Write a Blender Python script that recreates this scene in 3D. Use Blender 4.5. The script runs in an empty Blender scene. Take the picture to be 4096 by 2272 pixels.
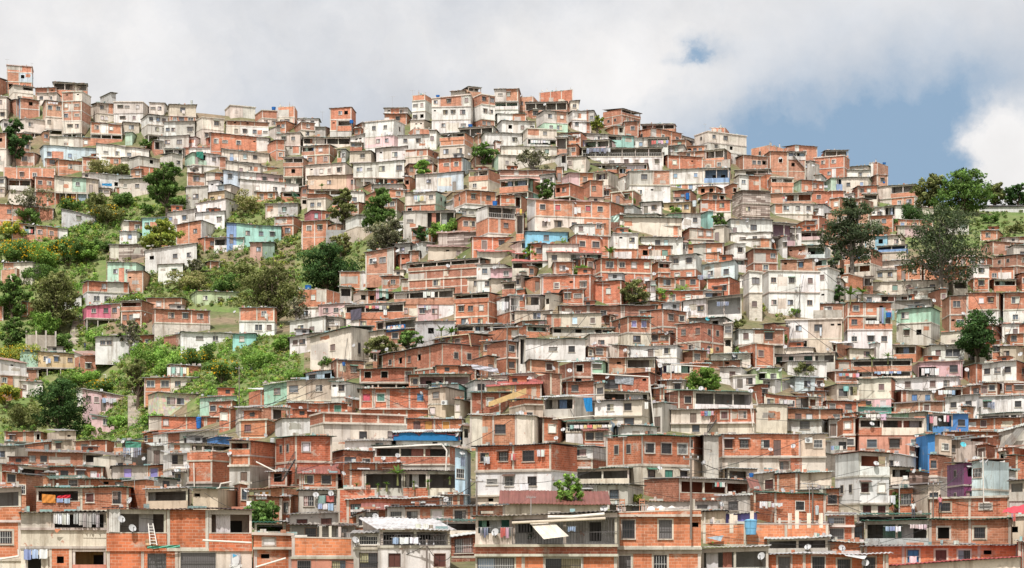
import bpy, math, random, re
import numpy as np
from mathutils import Matrix, Vector
R = random.Random(7)
scene = bpy.context.scene
COL = scene.collection
F = 2000.0; CX = 512.0; HZ = 552.0          # focal length in px, image centre, horizon row

# ------------------------------------------------------------------ depth of the hillside
ANCH = {
 75: [(80,9.2),(110,9.9),(180,10.5),(240,11.1),(300,12.0),(345,12.6),(390,13.3),(430,14.2),(450,15.5),(470,17.8),(490,21.5),(510,25.0),(530,29),(560,34),(600,37.5),(640,40)],
 300:[(90,9.4),(130,10.1),(200,11.0),(245,11.7),(290,12.2),(318,13.0),(340,15.0),(390,17.0),(418,18.0),(440,20.0),(470,22.0),(495,24.0),(530,30),(560,34.5),(600,38),(640,40)],
 560:[(80,9.6),(112,10.2),(150,10.9),(180,11.5),(205,13.0),(232,14.0),(285,14.8),(320,15.4),(360,17.2),(395,19.0),(428,20.3),(480,24.0),(510,26.0),(540,33),(575,37),(600,38.5),(640,40)],
 900:[(130,8.2),(165,9.0),(205,10.0),(230,11.0),(270,12.6),(300,13.4),(350,15.0),(410,17.0),(445,19.0),(475,21.5),(515,25.0),(550,30.5),(575,33.5),(600,35.5),(640,38)],
}
AX = sorted(ANCH)
def storey(x, y):
    vals = []
    for a in AX:
        p = ANCH[a]
        vals.append(np.interp(y, [q[0] for q in p], [q[1] for q in p]))
    return float(np.interp(x, AX, vals))
def depth(x, y): return 5200.0/storey(x, y)
def at(x, y, D): return Vector(((x-CX)/F*D, D, (HZ-y)/F*D))
def ground(x, y): return at(x, y, depth(x, y))
def mpp(x, y): return depth(x, y)/F

# ------------------------------------------------------------------ colours
PAL = dict(b=(.465,.155,.082), r=(.34,.112,.068), o=(.56,.195,.094), P=(.24,.13,.23), w=(.74,.725,.705), c=(.68,.60,.51), t=(.56,.46,.36),
 g=(.49,.46,.42), d=(.27,.255,.24), l=(.50,.46,.40), k=(.60,.37,.40), K=(.62,.12,.28), y=(.60,.43,.19), n=(.33,.56,.42),
 N=(.46,.60,.32), u=(.47,.60,.73), U=(.035,.20,.50), T=(.19,.52,.47), v=(.22,.20,.55), p=(.20,.055,.13), s=(.55,.25,.18),
 z=(.44,.45,.46), q=(.24,.17,.14), a=(.56,.66,.67), A=(.13,.46,.68), e=(.58,.37,.22), S=(.60,.54,.46), M=(.45,.09,.17),
 G=(.05,.17,.11), R=(.42,.09,.085), W=(.58,.60,.60), B=(.09,.07,.065), m=(.15,.13,.12), i=(.10,.09,.08))
CONC = (.54,.485,.42)
MATOF = dict(b='brick', r='brick', o='brick', l='block', z='sheet', q='plank', S='rubble')
DUST = 0.  # share of aerial haze painted into the colours, growing with distance
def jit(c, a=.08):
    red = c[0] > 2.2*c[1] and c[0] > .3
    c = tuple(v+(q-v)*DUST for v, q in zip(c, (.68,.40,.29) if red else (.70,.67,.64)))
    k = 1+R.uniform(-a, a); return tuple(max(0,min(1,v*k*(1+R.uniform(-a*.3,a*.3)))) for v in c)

# ------------------------------------------------------------------ materials
MATS = {}
def nmat(name, rough=.85):
    m = bpy.data.materials.new(name); m.use_nodes = True
    nt = m.node_tree; b = nt.nodes['Principled BSDF']; b.inputs['Roughness'].default_value = rough
    b.inputs['Specular IOR Level'].default_value = .25
    MATS[name] = m; return m, nt, b
def N(nt, t, **kw):
    n = nt.nodes.new(t)
    for k, v in kw.items():
        if k.startswith('_'): setattr(n, k[1:], v)
        else: n.inputs[k.replace('__',' ')].default_value = v
    return n
def mixc(nt, mode, fac, a, b):
    n = nt.nodes.new('ShaderNodeMix'); n.data_type = 'RGBA'; n.blend_type = mode
    for s, v in ((0, fac), (6, a), (7, b)):
        if hasattr(v, 'is_output') or isinstance(v, bpy.types.NodeSocket): nt.links.new(v, n.inputs[s])
        else: n.inputs[s].default_value = v if s == 0 else (*v, 1) if len(v) == 3 else v
    return n.outputs[2]
def ramp(nt, sock, stops):
    n = nt.nodes.new('ShaderNodeValToRGB'); nt.links.new(sock, n.inputs[0])
    e = n.color_ramp.elements
    while len(e) < len(stops): e.new(.5)
    for q, (p, v) in zip(e, stops):
        q.position = p; q.color = (v, v, v, 1) if not isinstance(v, tuple) else (*v, 1)
    return n.outputs[0]
def noise(nt, vec, scale, detail=4, rough=.6):
    n = nt.nodes.new('ShaderNodeTexNoise'); n.inputs['Scale'].default_value = scale
    n.inputs['Detail'].default_value = detail; n.inputs['Roughness'].default_value = rough
    nt.links.new(vec, n.inputs['Vector']); return n.outputs[0]
def scaled(nt, vec, s):
    n = nt.nodes.new('ShaderNodeVectorMath'); n.operation = 'MULTIPLY'; nt.links.new(vec, n.inputs[0]); n.inputs[1].default_value = s
    return n.outputs[0]
def base(nt):
    c = nt.nodes.new('ShaderNodeAttribute'); c.attribute_name = 'Col'
    g = nt.nodes.new('ShaderNodeNewGeometry'); return c.outputs['Color'], g.outputs['Position']
def grime(nt, pos, col, amt):
    st = noise(nt, scaled(nt, pos, (1.5, 1.5, .13)), 1.0, 5, .65)
    f1 = ramp(nt, st, [(.50, 0.0), (.72, 1.0)])
    col = mixc(nt, 'MULTIPLY', mulv(nt, f1, amt), col, (.43, .37, .32))
    sp_ = ramp(nt, noise(nt, scaled(nt, pos, (.9, .9, .35)), 1.3, 6, .72), [(.58, 0.), (.70, 1.)])
    col = mixc(nt, 'MULTIPLY', mulv(nt, sp_, amt*.7), col, (.55,.50,.45))
    bl = noise(nt, pos, .33, 5, .6)
    return mixc(nt, 'MULTIPLY', amt*.9, col, ramp(nt, bl, [(.3, .66), (.62, 1.12)]))
def mulv(nt, s, v):
    n = nt.nodes.new('ShaderNodeMath'); n.operation = 'MULTIPLY'; nt.links.new(s, n.inputs[0]); n.inputs[1].default_value = v
    return n.outputs[0]
def bump(nt, b, h, strength, dist=.02):
    n = nt.nodes.new('ShaderNodeBump'); n.inputs['Strength'].default_value = strength; n.inputs['Distance'].default_value = dist
    nt.links.new(h, n.inputs['Height']); nt.links.new(n.outputs[0], b.inputs['Normal'])
def brickmat(name, bw, bh, mortar, mort, lo, hi, amt):
    m, nt, b = nmat(name, .9)
    col, pos = base(nt)
    uv = nt.nodes.new('ShaderNodeUVMap'); uv.uv_map = 'UV'
    wob = nt.nodes.new('ShaderNodeVectorMath'); wob.operation = 'ADD'
    wn = nt.nodes.new('ShaderNodeTexNoise'); wn.inputs['Scale'].default_value = .9; nt.links.new(uv.outputs[0], wn.inputs['Vector'])
    nt.links.new(scaled(nt, wn.outputs['Color'], (.10, .10, 0)), wob.inputs[0]); nt.links.new(uv.outputs[0], wob.inputs[1])
    t = nt.nodes.new('ShaderNodeTexBrick'); nt.links.new(wob.outputs[0], t.inputs['Vector'])
    t.inputs['Scale'].default_value = 1; t.inputs['Brick Width'].default_value = bw; t.inputs['Row Height'].default_value = bh
    t.inputs['Mortar Size'].default_value = mortar; t.inputs['Mortar Smooth'].default_value = .2; t.inputs['Bias'].default_value = 0
    t.inputs['Color1'].default_value = (lo,)*3+(1,); t.inputs['Color2'].default_value = (hi,)*3+(1,)
    t.inputs['Mortar'].default_value = (1,1,1,1)
    tint = mixc(nt, 'MULTIPLY', 1.0, col, t.outputs['Color'])
    mo = mixc(nt, 'MIX', .35, mort, col)
    mn = ramp(nt, noise(nt, pos, .8, 3), [(.36, .35), (.6, 1.0)])
    mf = nt.nodes.new('ShaderNodeMath'); mf.operation = 'MULTIPLY'; nt.links.new(t.outputs['Fac'], mf.inputs[0]); nt.links.new(mn, mf.inputs[1])
    c2 = mixc(nt, 'MIX', mf.outputs[0], tint, mo)
    sm = ramp(nt, noise(nt, scaled(nt, pos, (1, 1, 1.6)), .55, 6, .7), [(.575, 0.0), (.64, 1.0)])
    c2 = mixc(nt, 'MIX', mulv(nt, sm, .72), c2, (.50, .40, .33))
    c3 = grime(nt, pos, c2, amt)
    nt.links.new(c3, b.inputs['Base Color'])
    inv = nt.nodes.new('ShaderNodeMath'); inv.operation = 'SUBTRACT'; inv.inputs[0].default_value = 1; nt.links.new(t.outputs['Fac'], inv.inputs[1])
    bump(nt, b, inv.outputs[0], .5, .012)
brickmat('brick', .48, .22, .018, (.60,.43,.33), .76, 1.2, .68)
brickmat('block', .40, .2, .010, (.30,.28,.25), .85, 1.12, .8)
def mk_plaster(name, amt, rough=.9):
    m, nt, b = nmat(name, rough); col, pos = base(nt)
    c = grime(nt, pos, col, amt)
    pt = ramp(nt, noise(nt, pos, .7, 6, .7), [(.60, 0.0), (.635, 1.0)])
    c = mixc(nt, 'MIX', mulv(nt, pt, .45), c, (.36, .31, .26))
    br = ramp(nt, noise(nt, scaled(nt, pos, (1.1,1.1,.8)), .62, 7, .75), [(.635, 0.0), (.655, 1.0)])
    if name == 'plaster': c = mixc(nt, 'MIX', mulv(nt, br, .75), c, (.40, .17, .105))
    fi = noise(nt, pos, 9, 4); c = mixc(nt, 'MULTIPLY', .35, c, ramp(nt, fi, [(.3, .7), (.7, 1.15)]))
    nt.links.new(c, b.inputs['Base Color']); bump(nt, b, fi, .25, .02)
mk_plaster('plaster', .92); mk_plaster('concrete', .9)
def mk_rubble():
    m, nt, b = nmat('rubble', .9); col, pos = base(nt)
    v = nt.nodes.new('ShaderNodeTexVoronoi'); v.inputs['Scale'].default_value = 1.9; nt.links.new(pos, v.inputs['Vector'])
    c = mixc(nt, 'MULTIPLY', .75, col, mixc(nt, 'MIX', .55, v.outputs['Color'], (1.0,.95,.9)))
    c = mixc(nt, 'MIX', ramp(nt, v.outputs['Distance'], [(.0,.55),(.35,0.)]), c, (.75,.7,.64))
    nt.links.new(grime(nt, pos, c, .4), b.inputs['Base Color']); bump(nt, b, v.outputs['Distance'], .6, .05)
mk_rubble()
def mk_sheet():
    m, nt, b = nmat('sheet', .6); col, pos = base(nt)
    ru = ramp(nt, noise(nt, pos, .9, 6, .7), [(.5, 0.), (.66, 1.)])
    c = mixc(nt, 'MIX', mulv(nt, ru, .55), col, (.16,.085,.05))
    c = mixc(nt, 'MULTIPLY', .6, c, ramp(nt, noise(nt, scaled(nt, pos, (2.2,.25,.25)), 1, 4), [(.3,.6),(.7,1.15)]))
    nt.links.new(c, b.inputs['Base Color']); b.inputs['Metallic'].default_value = .15
    uv = nt.nodes.new('ShaderNodeUVMap'); uv.uv_map = 'UV'
    w = nt.nodes.new('ShaderNodeTexWave'); w.inputs['Scale'].default_value = 1.6; w.bands_direction = 'X'; nt.links.new(uv.outputs[0], w.inputs['Vector'])
    bump(nt, b, w.outputs['Fac'], .8, .03)
mk_sheet()
def mk_plank():
    m, nt, b = nmat('plank', .9); col, pos = base(nt)
    uv = nt.nodes.new('ShaderNodeUVMap'); uv.uv_map = 'UV'
    t = nt.nodes.new('ShaderNodeTexBrick'); nt.links.new(uv.outputs[0], t.inputs['Vector'])
    t.inputs['Scale'].default_value = 1; t.inputs['Brick Width'].default_value = 2.1; t.inputs['Row Height'].default_value = .42
    t.inputs['Mortar Size'].default_value = .03; t.inputs['Color1'].default_value = (.5,.42,.4,1); t.inputs['Color2'].default_value = (1.7,1.75,1.8,1)
    t.inputs['Mortar'].default_value = (.25,.25,.25,1)
    nt.links.new(grime(nt, pos, mixc(nt, 'MULTIPLY', 1., col, t.outputs['Color']), .7), b.inputs['Base Color'])
mk_plank()
def mk_flat():
    m, nt, b = nmat('paint', .7); col, pos = base(nt)
    nt.links.new(mixc(nt, 'MULTIPLY', .5, col, ramp(nt, noise(nt, pos, 2.5, 4), [(.3,.65),(.7,1.15)])), b.inputs['Base Color'])
    m, nt, b = nmat('cloth', .95); col, pos = base(nt)
    nt.links.new(mixc(nt, 'MULTIPLY', .45, col, ramp(nt, noise(nt, scaled(nt, pos, (6,6,1)), 1, 3), [(.3,.6),(.7,1.15)])), b.inputs['Base Color'])
    m, nt, b = nmat('glass', .15); col, pos = base(nt); nt.links.new(col, b.inputs['Base Color']); b.inputs['Specular IOR Level'].default_value = .5
    m, nt, b = nmat('bark', .95); col, pos = base(nt)
    n = noise(nt, scaled(nt, pos, (3,3,.7)), 1.5, 5); nt.links.new(mixc(nt, 'MULTIPLY', .7, col, ramp(nt, n, [(.3,.5),(.7,1.2)])), b.inputs['Base Color']); bump(nt, b, n, .6, .05)
mk_flat()
def mk_leaf():
    m = bpy.data.materials.new('leaf'); m.use_nodes = True; MATS['leaf'] = m
    nt = m.node_tree; nt.nodes.remove(nt.nodes['Principled BSDF']); out = nt.nodes['Material Output']
    col, pos = base(nt)
    c = mixc(nt, 'MULTIPLY', .7, col, ramp(nt, noise(nt, pos, .45, 4), [(.3,.55),(.7,1.3)]))
    d = nt.nodes.new('ShaderNodeBsdfDiffuse'); nt.links.new(c, d.inputs[0])
    t = nt.nodes.new('ShaderNodeBsdfTranslucent'); nt.links.new(mixc(nt, 'MULTIPLY', 1., c, (1.1,1.3,.6)), t.inputs[0])
    mx = nt.nodes.new('ShaderNodeMixShader'); mx.inputs[0].default_value = .28
    nt.links.new(d.outputs[0], mx.inputs[1]); nt.links.new(t.outputs[0], mx.inputs[2]); nt.links.new(mx.outputs[0], out.inputs[0])
mk_leaf()
def mk_ground():
    m, nt, b = nmat('ground', .95); g = nt.nodes.new('ShaderNodeNewGeometry'); pos = g.outputs['Position']
    n1 = noise(nt, pos, .07, 6, .65); n2 = noise(nt, pos, .9, 5, .7)
    c = mixc(nt, 'MIX', ramp(nt, n1, [(.40,0.),(.60,1.)]), (.22,.165,.11), (.11,.13,.05))
    c = mixc(nt, 'MULTIPLY', .8, c, ramp(nt, n2, [(.3,.55),(.7,1.35)]))
    nt.links.new(c, b.inputs['Base Color']); bump(nt, b, n2, .7, .3)
    m, nt, b = nmat('meadow', .95); g = nt.nodes.new('ShaderNodeNewGeometry'); pos = g.outputs['Position']
    n1 = noise(nt, pos, .12, 6, .65); n2 = noise(nt, pos, 1.2, 5, .7)
    c = mixc(nt, 'MIX', ramp(nt, n1, [(.40,0.),(.60,1.)]), (.19,.20,.085), (.12,.175,.05))
    c = mixc(nt, 'MULTIPLY', .8, c, ramp(nt, n2, [(.3,.6),(.7,1.3)]))
    nt.links.new(c, b.inputs['Base Color']); bump(nt, b, n2, .7, .3)
mk_ground()

# ------------------------------------------------------------------ mesh builder
class MB:
    def __init__(s, mat='plaster', col=(.5,.5,.5)):
        s.v = []; s.f = []; s.uv = []; s.c = []; s.m = []; s.mats = []; s.mat = mat; s.col = col; s.sh = None
    def _mi(s, m):
        if m not in s.mats: s.mats.append(m)
        return s.mats.index(m)
    def face(s, pts, uvs=None, col=None, mat=None):
        i = len(s.v)
        if s.sh:
            z0, h, sl = s.sh
            pts = [(p[0], p[1], p[2] + sl*p[0]*min(1.2, max(0, (p[2]-z0)/h))) for p in pts]
        s.v.extend([tuple(p) for p in pts]); s.f.append(tuple(range(i, i+len(pts))))
        s.uv.extend(uvs if uvs else [(p[0]+p[1], p[2]) for p in pts])
        s.c.append(col or s.col); s.m.append(s._mi(mat or s.mat))
    def box(s, x0, x1, y0, y1, z0, z1, col=None, mat=None, skip=''):
        A = [(x0,y0,z0),(x1,y0,z0),(x1,y1,z0),(x0,y1,z0),(x0,y0,z1),(x1,y0,z1),(x1,y1,z1),(x0,y1,z1)]
        for k, q in (('f',(0,1,5,4)),('r',(1,2,6,5)),('k',(2,3,7,6)),('l',(3,0,4,7)),('t',(4,5,6,7)),('b',(3,2,1,0))):
            if k in skip: continue
            P = [A[j] for j in q]
            U = [(p[0], p[1]) for p in P] if k in 'tb' else [(p[1]+.31, p[2]) for p in P] if k in 'lr' else [(p[0], p[2]) for p in P]
            s.face(P, U, col, mat)
    def front(s, x0, x1, z0, z1, holes, y=0., rev=.2, col=None, mat=None):
        xs = sorted({x0, x1, *[h[0] for h in holes], *[h[1] for h in holes]}); zs = sorted({z0, z1, *[h[2] for h in holes], *[h[3] for h in holes]})
        for i in range(len(xs)-1):
            for j in range(len(zs)-1):
                a, b, c, d = xs[i], xs[i+1], zs[j], zs[j+1]; mx, mz = (a+b)/2, (c+d)/2
                if any(h[0] < mx < h[1] and h[2] < mz < h[3] for h in holes): continue
                s.face([(a,y,c),(b,y,c),(b,y,d),(a,y,d)], [(a,c),(b,c),(b,d),(a,d)], col, mat)
        for a, b, c, d in holes:
            for P in ([(a,y,c),(a,y,d),(a,y+rev,d),(a,y+rev,c)], [(b,y,c),(b,y+rev,c),(b,y+rev,d),(b,y,d)],
                      [(a,y,c),(a,y+rev,c),(b,y+rev,c),(b,y,c)], [(a,y,d),(b,y,d),(b,y+rev,d),(a,y+rev,d)]):
                s.face(P, None, CONC, 'concrete')
    def tube(s, p, q, r0, r1=None, n=6, col=None, mat=None):
        p = Vector(p); q = Vector(q); r1 = r0 if r1 is None else r1
        d = q-p
        if d.length < 1e-5: return
        u = d.orthogonal().normalized(); w = d.normalized().cross(u)
        A = [p+(u*math.cos(t)+w*math.sin(t))*r0 for t in [2*math.pi*k/n for k in range(n)]]
        B = [q+(u*math.cos(t)+w*math.sin(t))*r1 for t in [2*math.pi*k/n for k in range(n)]]
        for k in range(n):
            j = (k+1) % n; s.face([A[k], A[j], B[j], B[k]], None, col, mat)
        s.face(list(B), None, col, mat)
    def lathe(s, prof, n=14, c=(0,0,0), col=None, mat=None):
        for (r0,z0),(r1,z1) in zip(prof, prof[1:]):
            for k in range(n):
                a, b = 2*math.pi*k/n, 2*math.pi*(k+1)/n
                s.face([(c[0]+r0*math.cos(a),c[1]+r0*math.sin(a),c[2]+z0),(c[0]+r0*math.cos(b),c[1]+r0*math.sin(b),c[2]+z0),
                        (c[0]+r1*math.cos(b),c[1]+r1*math.sin(b),c[2]+z1),(c[0]+r1*math.cos(a),c[1]+r1*math.sin(a),c[2]+z1)], None, col, mat)
    def xform(s, M):
        s.v = [tuple(M @ Vector(p)) for p in s.v]; return s
    def merge(s, o):
        n = len(s.v); s.v += o.v; s.f += [tuple(i+n for i in f) for f in o.f]; s.uv += o.uv; s.c += o.c
        mp = [s._mi(m) for m in o.mats]; s.m += [mp[i] for i in o.m]
    def mesh(s, name):
        me = bpy.data.meshes.new(name); me.from_pydata(s.v, [], s.f)
        uv = me.uv_layers.new(name='UV'); uv.data.foreach_set('uv', [c for p in s.uv for c in p])
        ca = me.color_attributes.new('Col', 'FLOAT_COLOR', 'CORNER')
        arr = []
        for f, c in zip(s.f, s.c): arr.extend([c[0], c[1], c[2], 1.0]*len(f))
        ca.data.foreach_set('color', arr)
        for m in s.mats: me.materials.append(MATS[m])
        me.polygons.foreach_set('material_index', s.m); me.update(); return me
    def build(s, name, parent=None):
        if not s.f: return None
        o = bpy.data.objects.new(name, s.mesh(name)); COL.objects.link(o)
        if parent is not None: o.parent = parent
        return o
def tag(o, label=None, cat=None, group=None, kind=None):
    if label: o['label'] = label
    if cat: o['category'] = cat
    if group: o['group'] = group
    if kind: o['kind'] = kind
    return o
def empty(name, loc, rz=0., label=None, cat=None, group=None):
    o = bpy.data.objects.new(name, None); COL.objects.link(o); o.location = loc; o.rotation_euler = (0,0,rz)
    o.empty_display_size = .5
    return tag(o, label, cat, group)

# ------------------------------------------------------------------ house grammar
WIN = dict(w=(1.0,.95), q=(.9,1.0), c=(.9,1.0), x=(.9,1.0), V=(.95,1.1), G=(1.1,1.1), y=(1.0,1.2), u=(.85,1.15), b=(1.35,1.15), B=(.95,1.35),
           l=(1.3,.65), v=(.6,.32), o=(.95,.95), d=(.85,2.0), D=(.95,2.0), O=(2.8,1.9), Z=(2.6,1.35), i=(.5,.5))
WPANEL = dict(q=(.10,.04,.035), c=(.68,.66,.64), x=(.06,.20,.42), V=(.30,.27,.62), G=(.07,.25,.19), y=(.50,.24,.05), u=(.42,.60,.68), d=(.12,.075,.06), M=(.4,.05,.1))
BARS = (.10,.085,.08)
def parse_win(t):
    t = t.strip()
    it = re.findall(r'([A-Za-z])(\d+)', t)
    if it: return [(k, int(v)/100.) for k, v in it]
    n = len(t.replace(' ', '')); return [(k, (i+.5)/n) for i, k in enumerate(t.replace(' ', ''))]
def parse_seg(t):
    head, _, w = t.partition(':')
    m = re.match(r'^(\d*)([~^=#]?)([A-Za-z])(\(([A-Za-z])\))?$', head.strip())
    if not m: raise ValueError('seg '+t)
    return dict(wt=int(m[1] or 0), typ=m[2] or '', mat=m[3], inn=m[5] or 'd', win=parse_win(w))
def parse_bands(t):
    out = []
    for b in t.split('/'):
        b = b.strip(); m = re.match(r'^(\d*)\[(.*)\]$', b)
        if m: segs = [parse_seg(q) for q in m[2].split('|')]; wt = int(m[1] or 0)
        else:
            sg = parse_seg(b); wt = sg['wt']; sg['wt'] = 0; segs = [sg]
        tot = sum(q['wt'] for q in segs); miss = [q for q in segs if not q['wt']]
        for q in miss: q['wt'] = max(5, (100-tot)/len(miss))
        out.append((wt, segs))
    if all(w == 0 for w, _ in out): out = [(1, s) for _, s in out]
    else: out = [(w or 8, s) for w, s in out]
    return out

HOUSES = []        # everything attached later looks its host up here
STUFF = MB()
def house(x0, x1, yt, yb, opts, bands, label):
    L = Rr = 0; sl = 0; roof = 'm'; sc = None; dp = None
    for o in opts.split():
        if o[0] == 'L': L = float(o[1:])
        elif o[0] == 'R': Rr = float(o[1:])
        elif o[0] == 's': sl = float(o[1:])
        elif o[0] == 'r': roof = o[1:]
        elif o[0] == 'C': sc = o[1]
        elif o[0] == 'D': dp = float(o[1:])
    k0 = mpp((x0+x1)/2, yb)
    xc = x0+L if L else (x1-Rr if Rr else (x0+x1)/2)       # near corner (or middle)
    global DUST
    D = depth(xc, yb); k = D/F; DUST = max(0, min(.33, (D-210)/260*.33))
    phi = math.atan2((xc-CX), F)
    H = max(1.2, (yb-yt+sl/2)*k); wpx = (x1-x0-L-Rr)
    dep = dp or 6.5
    side = (L or Rr)*k
    th = 0.
    if side:
        if side > dep*.82: dep = side/.82
        th = math.asin(min(.82, side/dep))
    jy = 0.
    if not side and not sl:
        asp = wpx/max(4., yb-yt); px_ = storey(xc, yb)
        if asp < 3.2 and R.random() < .75: jy = R.choice([-1, 1])*R.uniform(.12, .5 if asp < 1.9 else .3)
        if px_ > 27: jy = R.uniform(-.03, .03)
        elif jy == 0: jy = R.choice([-1, 1])*R.uniform(.02, .10)*min(1, 9/max(4, wpx*k))
    W = wpx*k*math.cos(phi)/max(.45, math.cos(th))
    if jy: W = max(W*.62, (wpx*k-dep*math.sin(abs(jy))*.95)/math.cos(jy))
    yaw = -phi + (th if L else -th if Rr else jy)
    if not sl: sl = R.uniform(-.085,.085)*storey(xc, yb)
    # local x axis in world: (cos yaw, sin yaw)
    corner = at(xc, yb, D)
    ex = Vector((math.cos(yaw), math.sin(yaw), 0))
    if jy: corner = corner + Vector((math.cos(phi), -math.sin(phi), 0))*(math.copysign(dep*math.sin(abs(jy))*.45, jy)) + Vector((0, W/2*math.sin(abs(jy))*.8, 0))
    if L: org = corner + ex*(W/2)
    elif Rr: org = corner - ex*(W/2)
    else: org = corner
    px_st = storey(xc, yb)
    slope = sl*k/max(W, .5)
    info = dict(x0=x0, x1=x1, yt=yt, yb=yb, org=org.copy(), yaw=yaw, W=W, H=H, dep=dep, D=D, k=k, label=label, root=None, st=px_st, L=L, R=Rr)
    HOUSES.append(info)
    BHUE = R.choice([(1,1,1), (1,1,1), (.84,.88,.92), (1.08,1.12,1.1), (.92,1.16,1.25), (.95,.82,.8), (.8,.95,1.05)])
    parts = []
    def new(name, mat='plaster', col=(.5,.5,.5), sh=None, parent=None):
        m = MB(mat, col); m.sh = sh; parts.append([name, m, parent]); return m
    tot = sum(b[0] for b in bands); zt = H
    hs = []
    for w, segs in bands:
        h = H*w/tot; hs.append((zt-h, zt)); zt -= h
    rough_px = px_st
    fine = px_st > 15.5
    frame = None
    for bi, ((z0, z1), (w, segs)) in enumerate(zip(hs, bands)):
        h = z1-z0; top = bi == 0; low = bi == len(hs)-1
        sh = (z0, h, slope) if top and sl else None
        tw = sum(q['wt'] for q in segs); xa = -W/2
        zb = z0-2.6 if low else z0
        for si, sg in enumerate(segs):
            xb = xa + W*sg['wt']/tw; a, b = xa+.012, xb-.012; xa = xb
            if b-a < .4: continue
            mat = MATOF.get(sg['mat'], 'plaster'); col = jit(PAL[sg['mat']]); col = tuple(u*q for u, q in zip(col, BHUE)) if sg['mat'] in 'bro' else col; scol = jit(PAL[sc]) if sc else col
            smat = MATOF.get(sc, 'plaster') if sc else mat
            first, last = si == 0, si == len(segs)-1
            if sg['typ'] == '':
                m = new('wall', mat, col, sh); holes = []; wl = []
                for kind, fx in sg['win']:
                    ww, wh = WIN.get(kind, (1., 1.)); ww = min(ww, (b-a)*.8); wh = min(wh, h*.72)
                    cxw = a+(b-a)*fx; xl = max(a+.12, min(b-.12-ww, cxw-ww/2)); xr = xl+ww
                    if kind in 'dDO': zl = z0+.06; zh = min(z0+h*.86, zl+wh)
                    else:
                        zl = z0+h*(.58 if kind != 'v' else .72)-wh/2; zh = zl+wh
                    zh = min(zh, z1-.18)
                    if zh-zl < .15 or any(xl < q[1]+.1 and xr > q[0]-.1 for q in holes): continue
                    holes.append((xl, xr, zl, zh)); wl.append((kind, xl, xr, zl, zh))
                m.front(a, b, zb, z1, holes)
                m.box(a, b, 0, dep, zb, z1, skip='fb'+('lr' if sc else ''))
                if sc: m.box(a, b, 0, dep, zb, z1, scol, smat, skip='fbtk')
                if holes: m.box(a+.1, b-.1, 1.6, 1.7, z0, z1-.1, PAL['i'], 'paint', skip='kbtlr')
                if (L and first) or (Rr and last):        # a window pane let into the oblique side
                    if dep*math.sin(th)/k > 9 and R.random() < .75:
                        nm = new('window', 'paint', (.12,.10,.10), None); xs_ = a if L else b; sg_ = -1 if L else 1
                        for fy in ((.35,.7) if dep*math.sin(th)/k > 18 else (.5,)):
                            nm.box(min(xs_, xs_+sg_*.05), max(xs_, xs_+sg_*.05), dep*fy-.45, dep*fy+.45, z0+h*.4, z0+h*.74, (.40,.36,.31), 'concrete')
                            nm.box(min(xs_+sg_*.05, xs_+sg_*.06), max(xs_+sg_*.05, xs_+sg_*.06), dep*fy-.36, dep*fy+.36, z0+h*.43, z0+h*.71, (.05,.045,.045), 'paint')
                for kind, xl, xr, zl, zh in wl:
                    if kind in 'oDOvi' :
                        if kind == 'o' and R.random() < .55 or kind == 'v': continue
                        if kind in 'DOi': continue
                        kind = 'w'
                    nm = new('door' if kind == 'd' else 'window', 'paint', (.3,.27,.24), sh)
                    fr = R.choice([(.45,.41,.36), (.11,.085,.075), (.11,.085,.075), (.16,.13,.12), (.62,.60,.56), (.25,.16,.12)])
                    t = R.choice([.035,.05,.06])
                    if kind not in 'd':
                        for q in ((xl, xl+t, zl, zh), (xr-t, xr, zl, zh), (xl+t, xr-t, zl, zl+t), (xl+t, xr-t, zh-t, zh)):
                            nm.box(q[0], q[1], -.03, .10, q[2], q[3], fr)
                        nm.box(xl-.08, xr+.08, -.10, -.035, zl-.07, zl-.003, CONC, 'concrete')
                    if kind in WPANEL:
                        pc = jit(WPANEL[kind], .2)
                        nm.box(xl+t, xr-t, .05, .09, zl+t, zh-t, pc, 'cloth' if kind == 'c' else 'paint')
                        if fine and kind in 'qdGx': nm.box((xl+xr)/2-.02, (xl+xr)/2+.02, .03, .049, zl+t, zh-t, tuple(v*.55 for v in pc))
                    elif kind == 'l':
                        for j in range(4):
                            zz = zl+t+(zh-zl-2*t)*(j+.15)/4
                            nm.box(xl+t, xr-t, .03, .10, zz, zz+(zh-zl)/9, (.42,.40,.38))
                        nm.box(xl+t, xr-t, .14, .16, zl+t, zh-t, (.03,.03,.03), 'glass')
                    else:
                        gc = R.choice([(.02,.022,.025)]*3+[(.05,.05,.055), (.16,.15,.15), (.09,.12,.15)]); gc = tuple(v+(q-v)*DUST*.8 for v, q in zip(gc, (.42,.44,.48)))  # far panes paled too, haze mixed into their colour
                        nm.box(xl+t, xr-t, .13, .15, zl+t, zh-t, gc, 'glass')
                        if R.random() < .4:
                            cw = (xr-xl)*R.uniform(.25, .6); cs = R.choice([xl+t, xr-t-cw])
                            nm.box(cs, cs+cw, .10, .12, zl+t+(zh-zl)*R.choice([0,.0,.3]), zh-t, jit(R.choice([(.6,.58,.55),(.45,.32,.28),(.35,.42,.55),(.5,.45,.3)]), .2), 'cloth')
                        if fine:
                            gm = new('grille', 'paint', BARS, sh, nm)
                            nb = max(3, int((xr-xl)/.16)); bc = R.choice([(.08,.07,.07), (.08,.07,.07), (.55,.54,.52)])
                            for j in range(1, nb):
                                xx = xl+(xr-xl)*j/nb; gm.box(xx-.012, xx+.012, -.02, .02, zl+.04, zh-.04, bc)
                            gm.box(xl+.04, xr-.04, -.025, .025, (zl+zh)/2-.015, (zl+zh)/2+.015, bc)
                        else:
                            xx = (xl+xr)/2; nm.box(xx-.035, xx+.035, .02, .07, zl+t, zh-t, fr)
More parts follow.
